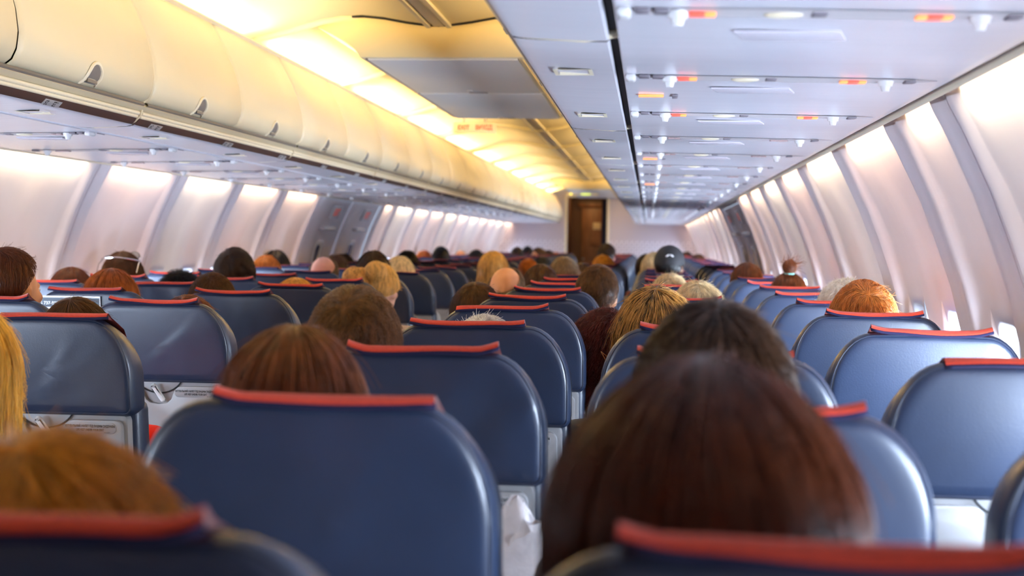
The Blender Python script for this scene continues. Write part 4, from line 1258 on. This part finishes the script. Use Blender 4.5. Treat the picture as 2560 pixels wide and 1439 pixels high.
NS, FS = 'near side of the aisle', 'far side of the aisle'
P = person
# near bank, aisle seats
P('RA', 1, -.480, -.164, 'messy', 'amber', 'person with tousled golden blond hair in the closest aisle seat', mods=dict(off=.026), shirt=(.25, .2, .1))
P('RA', 2, -0.466, -0.119, 'bob', 'redbrown', 'person with smooth reddish brown bob, in the second aisle seat, near side', mods=dict(off=.018, flare=.02, drop=.12))
P('RA', 3, -0.551, -0.089, 'buzz', 'ashbrown', 'person with cropped brown hair and a crown whorl, leaning into the aisle', 'fair', (.10, .12, .2), mods=dict(off=.009, side=90, pole=48, back=92, front=96, swirl=1.2))
P('RA', 4, -0.395, -0.183, 'short', 'white', 'person of whom only a tuft of white hair shows above the red cover', 'fair', (.4, .4, .45), mods=dict(stand=.004, len=.14, off=.008))
P('RA', 5, -0.171, -0.198, 'curly', 'darkred', 'person with dark red curls and a hairpin, slumped between two seats', 'fair', (.06, .01, .012), extra=ex_pin, tilt=.25)
P('RA', 6, -0.607, -0.149, 'short', 'brown', 'person with short brown hair leaning into the aisle behind a bald man', 'fair', (.2, .2, .25), mods=dict(off=.010))
P('RA', 7, -0.226, -0.090, 'buzz', 'ashbrown', 'person with shaved brown hair and pink collar leaning towards the middle seat', 'orange', (.65, .12, .14), tilt=.12, mods=dict(off=.007, side=84, back=104))
P('RA', 8, -0.657, -0.121, 'fringe', 'grey', 'bald person with a greying fringe and red ear beside the aisle', 'orange', (.3, .3, .3), yaw=-.25)
P('RA', 9, -0.559, -0.118, 'crop', 'brown', 'person with flat dark brown hair just ahead of the bald head', 'fair', (.1, .1, .12))
P('RA', 10, -0.483, -0.085, 'short', 'grey', 'person with greying brown hair, tenth aisle seat on the near side', 'tan', (.15, .15, .18))
P('RA', 11, -0.413, -0.130, 'short', 'brown', 'person with brown hair barely showing past the greying head', 'tan', (.2, .15, .1))
P('RA', 15, -0.386, -0.104, 'crop', 'gold', 'person with bright yellow blond hair below a tall dark head', 'fair', (.3, .2, .1))
P('RA', 18, -0.422, -0.010, 'short', 'darkbrown', 'tall person with dark hair and pinkish ear in front of the doorway', 'pink', (.1, .1, .12), yaw=-.4)
# near bank, middle seats
P('RM', 1, .0455, -.0888, 'bob', 'deepred', 'person with thick reddish brown hair, closest middle seat, largest head in the photo', mods=dict(off=.030, wide=.014, flare=.034, drop=.15, curl=.0, lump=.010, len=.4, clumps=12, messy=.22, fly=.02), shirt=(.1, .05, .04))
P('RM', 2, 0.089, -0.076, 'crop', 'darkbrown', 'person with short dark brown hair behind the largest reddish head', 'tan', (.1, .1, .12), mods=dict(off=.017, lump=.008, stand=.006, side=82, back=112))
P('RM', 4, 0.019, -0.107, 'messy', 'streaked', 'person with choppy dark and blond streaked hair', 'fair', (.1, .1, .1), mods=dict(off=.014, clump=.5, clumps=34, drop=.07, stand=.004))
P('RM', 6, 0.174, -0.136, 'messy', 'paleblond', 'person with pale blond hair just beyond the streaked hair', 'fair', (.3, .28, .25), mods=dict(off=.016, messy=.2))
P('RM', 8, 0.100, -0.139, 'short', 'paleblond', 'person with pale hair low under the black cap', 'fair', (.4, .38, .3))
P('RM', 11, 0.130, -0.018, 'short', 'black', 'person wearing a black cap with a white emblem', 'tan', (.03, .03, .04), extra=ex_cap, mods=dict(off=.006))
P('RM', 13, 0.042, -0.067, 'bob', 'paleblond', 'person with pale hair partly hidden by the black cap', 'fair', (.3, .25, .2))
P('RM', 14, -0.011, -0.086, 'short', 'darkbrown', 'person with dark hair at the inner edge of the middle column past the cap', 'fair', (.3, .1, .1))
# near bank, window seats
P('RW', 5, 0.627, -0.099, 'crop', 'ginger', 'person with thick ginger hair by the windows', 'fair', (.1, .12, .2), mods=dict(off=.014, wide=.006, lump=.003, swirl=1.2, pole=48, front=100, back=98, len=.22, messy=.5))
P('RW', 6, 0.682, -0.123, 'curly', 'white', 'person with wispy white hair between the ginger head and the wall', 'fair', (.5, .48, .48), mods=dict(fly=.35, off=.012))
P('RW', 8, 0.641, -0.127, 'up', 'redbrown', 'person with a spiky reddish topknot tied with teal beads', 'fair', (.2, .05, .05), extra=ex_topbun, mods=dict(off=.010))
P('RW', 10, 0.560, -0.104, 'bob', 'auburn', 'person with flat auburn hair leaning by the window, ahead of the topknot', 'fair', (.15, .1, .1), mods=dict(off=.014))
P('RW', 22, 0.612, -0.125, 'short', 'brown', 'person with brown hair near the front end of the window column', 'fair', (.2, .1, .1))
P('RW', 28, 0.602, -0.123, 'short', 'darkbrown', 'person with dark hair and fair cheek in the last rows by the window', 'fair', (.2, .2, .3), yaw=-.6)
# far bank, aisle seats
P('LA', 3, -1.341, -0.137, 'long', 'yellow', 'person with long golden hair at the edge of the picture, far side', 'fair', (.80, .62, .35), tilt=.05, mods=dict(off=.03, drop=.36, flare=.01, fly=.3))
P('LA', 4, -1.425, -0.157, 'crop', 'brown', 'person in a bright red top with sleek brown hair below the red cover', 'fair', (.80, .02, .012), mods=dict(off=.012))
P('LA', 5, -1.400, -0.180, 'short', 'auburn', 'person with dark auburn hair barely above the cover, far aisle seat', 'fair', (.2, .1, .1))
P('LA', 6, -1.572, -0.131, 'buzz', 'brown', 'person with shaved brown hair between two red covers, far side', 'orange', (.1, .1, .12), mods=dict(off=.006))
P('LA', 7, -1.464, -0.166, 'bob', 'gold', 'person with light golden hair low behind an aisle seat, far side', 'fair', (.4, .3, .2), mods=dict(off=.012))
P('LA', 8, -1.260, -0.110, 'up', 'blond', 'person with blond updo and mustard bow leaning into the aisle', 'fair', (.4, .3, .25), extra=ex_updo, yaw=-.3, mods=dict(off=.012))
P('LA', 9, -1.444, -0.060, 'crop', 'darkbrown', 'person with thick dark brown hair just past the blond updo', 'tan', (.1, .1, .12), mods=dict(off=.014))
P('LA', 10, -1.444, -0.095, 'up', 'paleblond', 'person with pale blond bun next to a dark brown head', 'fair', (.3, .3, .3), extra=ex_bunlow, mods=dict(off=.010))
P('LA', 12, -1.071, -0.070, 'bob', 'blond', 'person with shoulder length blond hair leaning out over the aisle', 'fair', (.5, .4, .3), mods=dict(off=.024, flare=.02, drop=.16, messy=.2))
P('LA', 16, -1.093, -0.158, 'bob', 'copper', 'person with copper hair low in the aisle ahead of the blond bob', 'fair', (.2, .1, .1), mods=dict(off=.012))
P('LA', 19, -1.143, -0.158, 'short', 'black', 'person with black hair beside a blue denim shoulder', 'fair', (.06, .06, .07))
P('LA', 24, -1.505, -0.081, 'short', 'brown', 'person in blue denim turning round, with orange lit face', 'orange', (.12, .20, .40), yaw=1.9)
P('LA', 26, -1.481, -0.121, 'short', 'darkbrown', 'person with dark brown hair beside the one turning round', 'orange', (.2, .1, .1), yaw=.8)
P('LA', 28, -1.472, -0.160, 'short', 'ginger', 'person with ginger hair close to the front bulkhead', 'orange', (.3, .2, .15))
# far bank, middle seats
P('LM', 5, -1.970, -0.042, 'short', 'redbrown', 'person with short reddish brown hair and visible ear, cut by the frame', 'orange', (.1, .12, .18), yaw=-.35, mods=dict(off=.012, swirl=.9, side=84, back=106, front=66))
P('LM', 6, -1.952, -0.121, 'bob', 'copper', 'person with coppery parted hair in a far middle seat', 'fair', (.2, .15, .1), mods=dict(off=.020, clumps=18, clump=.7))
P('LM', 7, -1.960, -0.157, 'spiky', 'black', 'person with spiky black hair barely above the cover', 'fair', (.1, .1, .1))
P('LM', 8, -1.960, -0.046, 'crop', 'darkbrown', 'person with round dark brown hair, in front of the pale sidewall', 'fair', (.1, .1, .1), mods=dict(off=.013, pole=46, front=98, back=98, swirl=1.2))
P('LM', 10, -1.896, -0.104, 'fringe', 'grey', 'bald pink headed person on the far side', 'pink', (.3, .3, .35))
P('LM', 11, -2.001, -0.100, 'short', 'brown', 'person with brown hair right beyond the bald pink head', 'tan', (.2, .2, .2))
P('LM', 14, -1.941, -0.085, 'crop', 'black', 'person with round black hair past the pale blond bun', 'fair', (.05, .05, .06))
P('LM', 17, -2.016, -0.059, 'buzz', 'black', 'person with closely shaved black hair against the sidewall', 'tan', (.1, .1, .12))
P('LM', 20, -1.963, -0.100, 'short', 'black', 'person with flat black hair left of the blond bob', 'fair', (.1, .1, .1))
P('LM', 25, -1.858, -0.077, 'short', 'darkbrown', 'person with dark brown hair in front of the far bulkhead', 'fair', (.1, .1, .1))
P('LM', 28, -1.912, -0.071, 'short', 'black', 'person with black hair close to the far bulkhead', 'fair', (.1, .1, .1))
# far bank, window seats
P('LW', 7, -2.435, -0.137, 'bob', 'auburn', 'person with two-tone auburn hair by the far windows', 'fair', (.2, .1, .1), mods=dict(off=.012))
P('LW', 8, -2.511, -0.075, 'crop', 'brown', 'person with sunglasses pushed up on brown hair', 'fair', (.3, .25, .2), extra=ex_glasses, mods=dict(off=.016))
P('LW', 11, -2.458, -0.112, 'crop', 'ginger', 'person with light ginger brown hair beside a black haired head', 'fair', (.2, .15, .1))
P('LW', 12, -2.604, -0.084, 'crop', 'black', 'person with black hair near the overwing exit', 'fair', (.1, .1, .1))
P('LW', 14, -2.468, -0.119, 'crop', 'darkbrown', 'person with dark brown hair by the second exit hatch', 'fair', (.1, .1, .1))
P('LW', 19, -2.438, -0.112, 'short', 'copper', 'person with orange hair against the far sidewall', 'fair', (.3, .1, .05))
P('LW', 23, -2.454, -0.128, 'fringe', 'white', 'bald person with white side hair by the far windows', 'orange', (.4, .4, .4))

# ------------------------------------------------------------------ loose things
# folded safety card against a far middle seat
t = thing('safety_card', 'white card with a dark band of lettering standing against a seat back', 'card', (-2.03 + CX, row_y(6), 0))
tl = math.radians(7)
yk = lambda z: -.012 + yl(z)
def slab(nm, x0, x1, z0, z1, d0, d1, m):
    b = MB(); v = []
    for dd in (d0, d1):
        v.append([b.bm.verts.new((x, yk(z) + dd, z)) for x, z in ((x0, z0), (x1, z0), (x1, z1), (x0, z1))])
    b.bm.faces.new(v[0]); b.bm.faces.new(v[1][::-1])
    for k in range(4): b.bm.faces.new((v[0][k], v[0][(k + 1) % 4], v[1][(k + 1) % 4], v[1][k]))
    return b.obj(nm, m, t, smooth=False)
slab('card', -.20, .125, .90, 1.098, 0, .0015, CARDM)
bd = slab('band', -.197, .122, 1.058, 1.092, -.0006, 0, CARDBAND)
put_text('BOEING 737-800', .016, CARDM, bd, (-.085, yk(1.072) - .0012, 1.072), (math.pi / 2 + tl, 0, 0), bold=.0003)
# crumpled white bag in the pocket of the third aisle seat
r3 = random.Random(4)
t = thing('plastic_bag', 'crumpled white bag sticking out of a seat pocket between two near seats', 'bag', (-.215 + CX, row_y(3) - .03, .50))
b = MB(); b.ell((0, 0, .17), (.075, .045, .19), 28, 20)
for v in b.bm.verts:
    f = .010 * math.sin(v.co.x * 70 + v.co.z * 40) + .008 * math.sin(v.co.z * 90 - v.co.x * 50) + .006 * r3.uniform(-1, 1)
    nrm = (v.co - Vector((0, 0, .17))).normalized(); v.co += nrm * f
b.obj('bag', WHITEBAG, t, angle=25)
q = MB().box((.01, -.05, .10), (.05, .012, .05), .004, rot=Matrix.Rotation(.6, 3, 'Y')).obj('label', PINK, t)
for o in list(bpy.data.objects):
    if o.type == 'MESH' and o.data is not None and len(o.data.materials) == 0:
        print('NO MATERIAL', o.name)
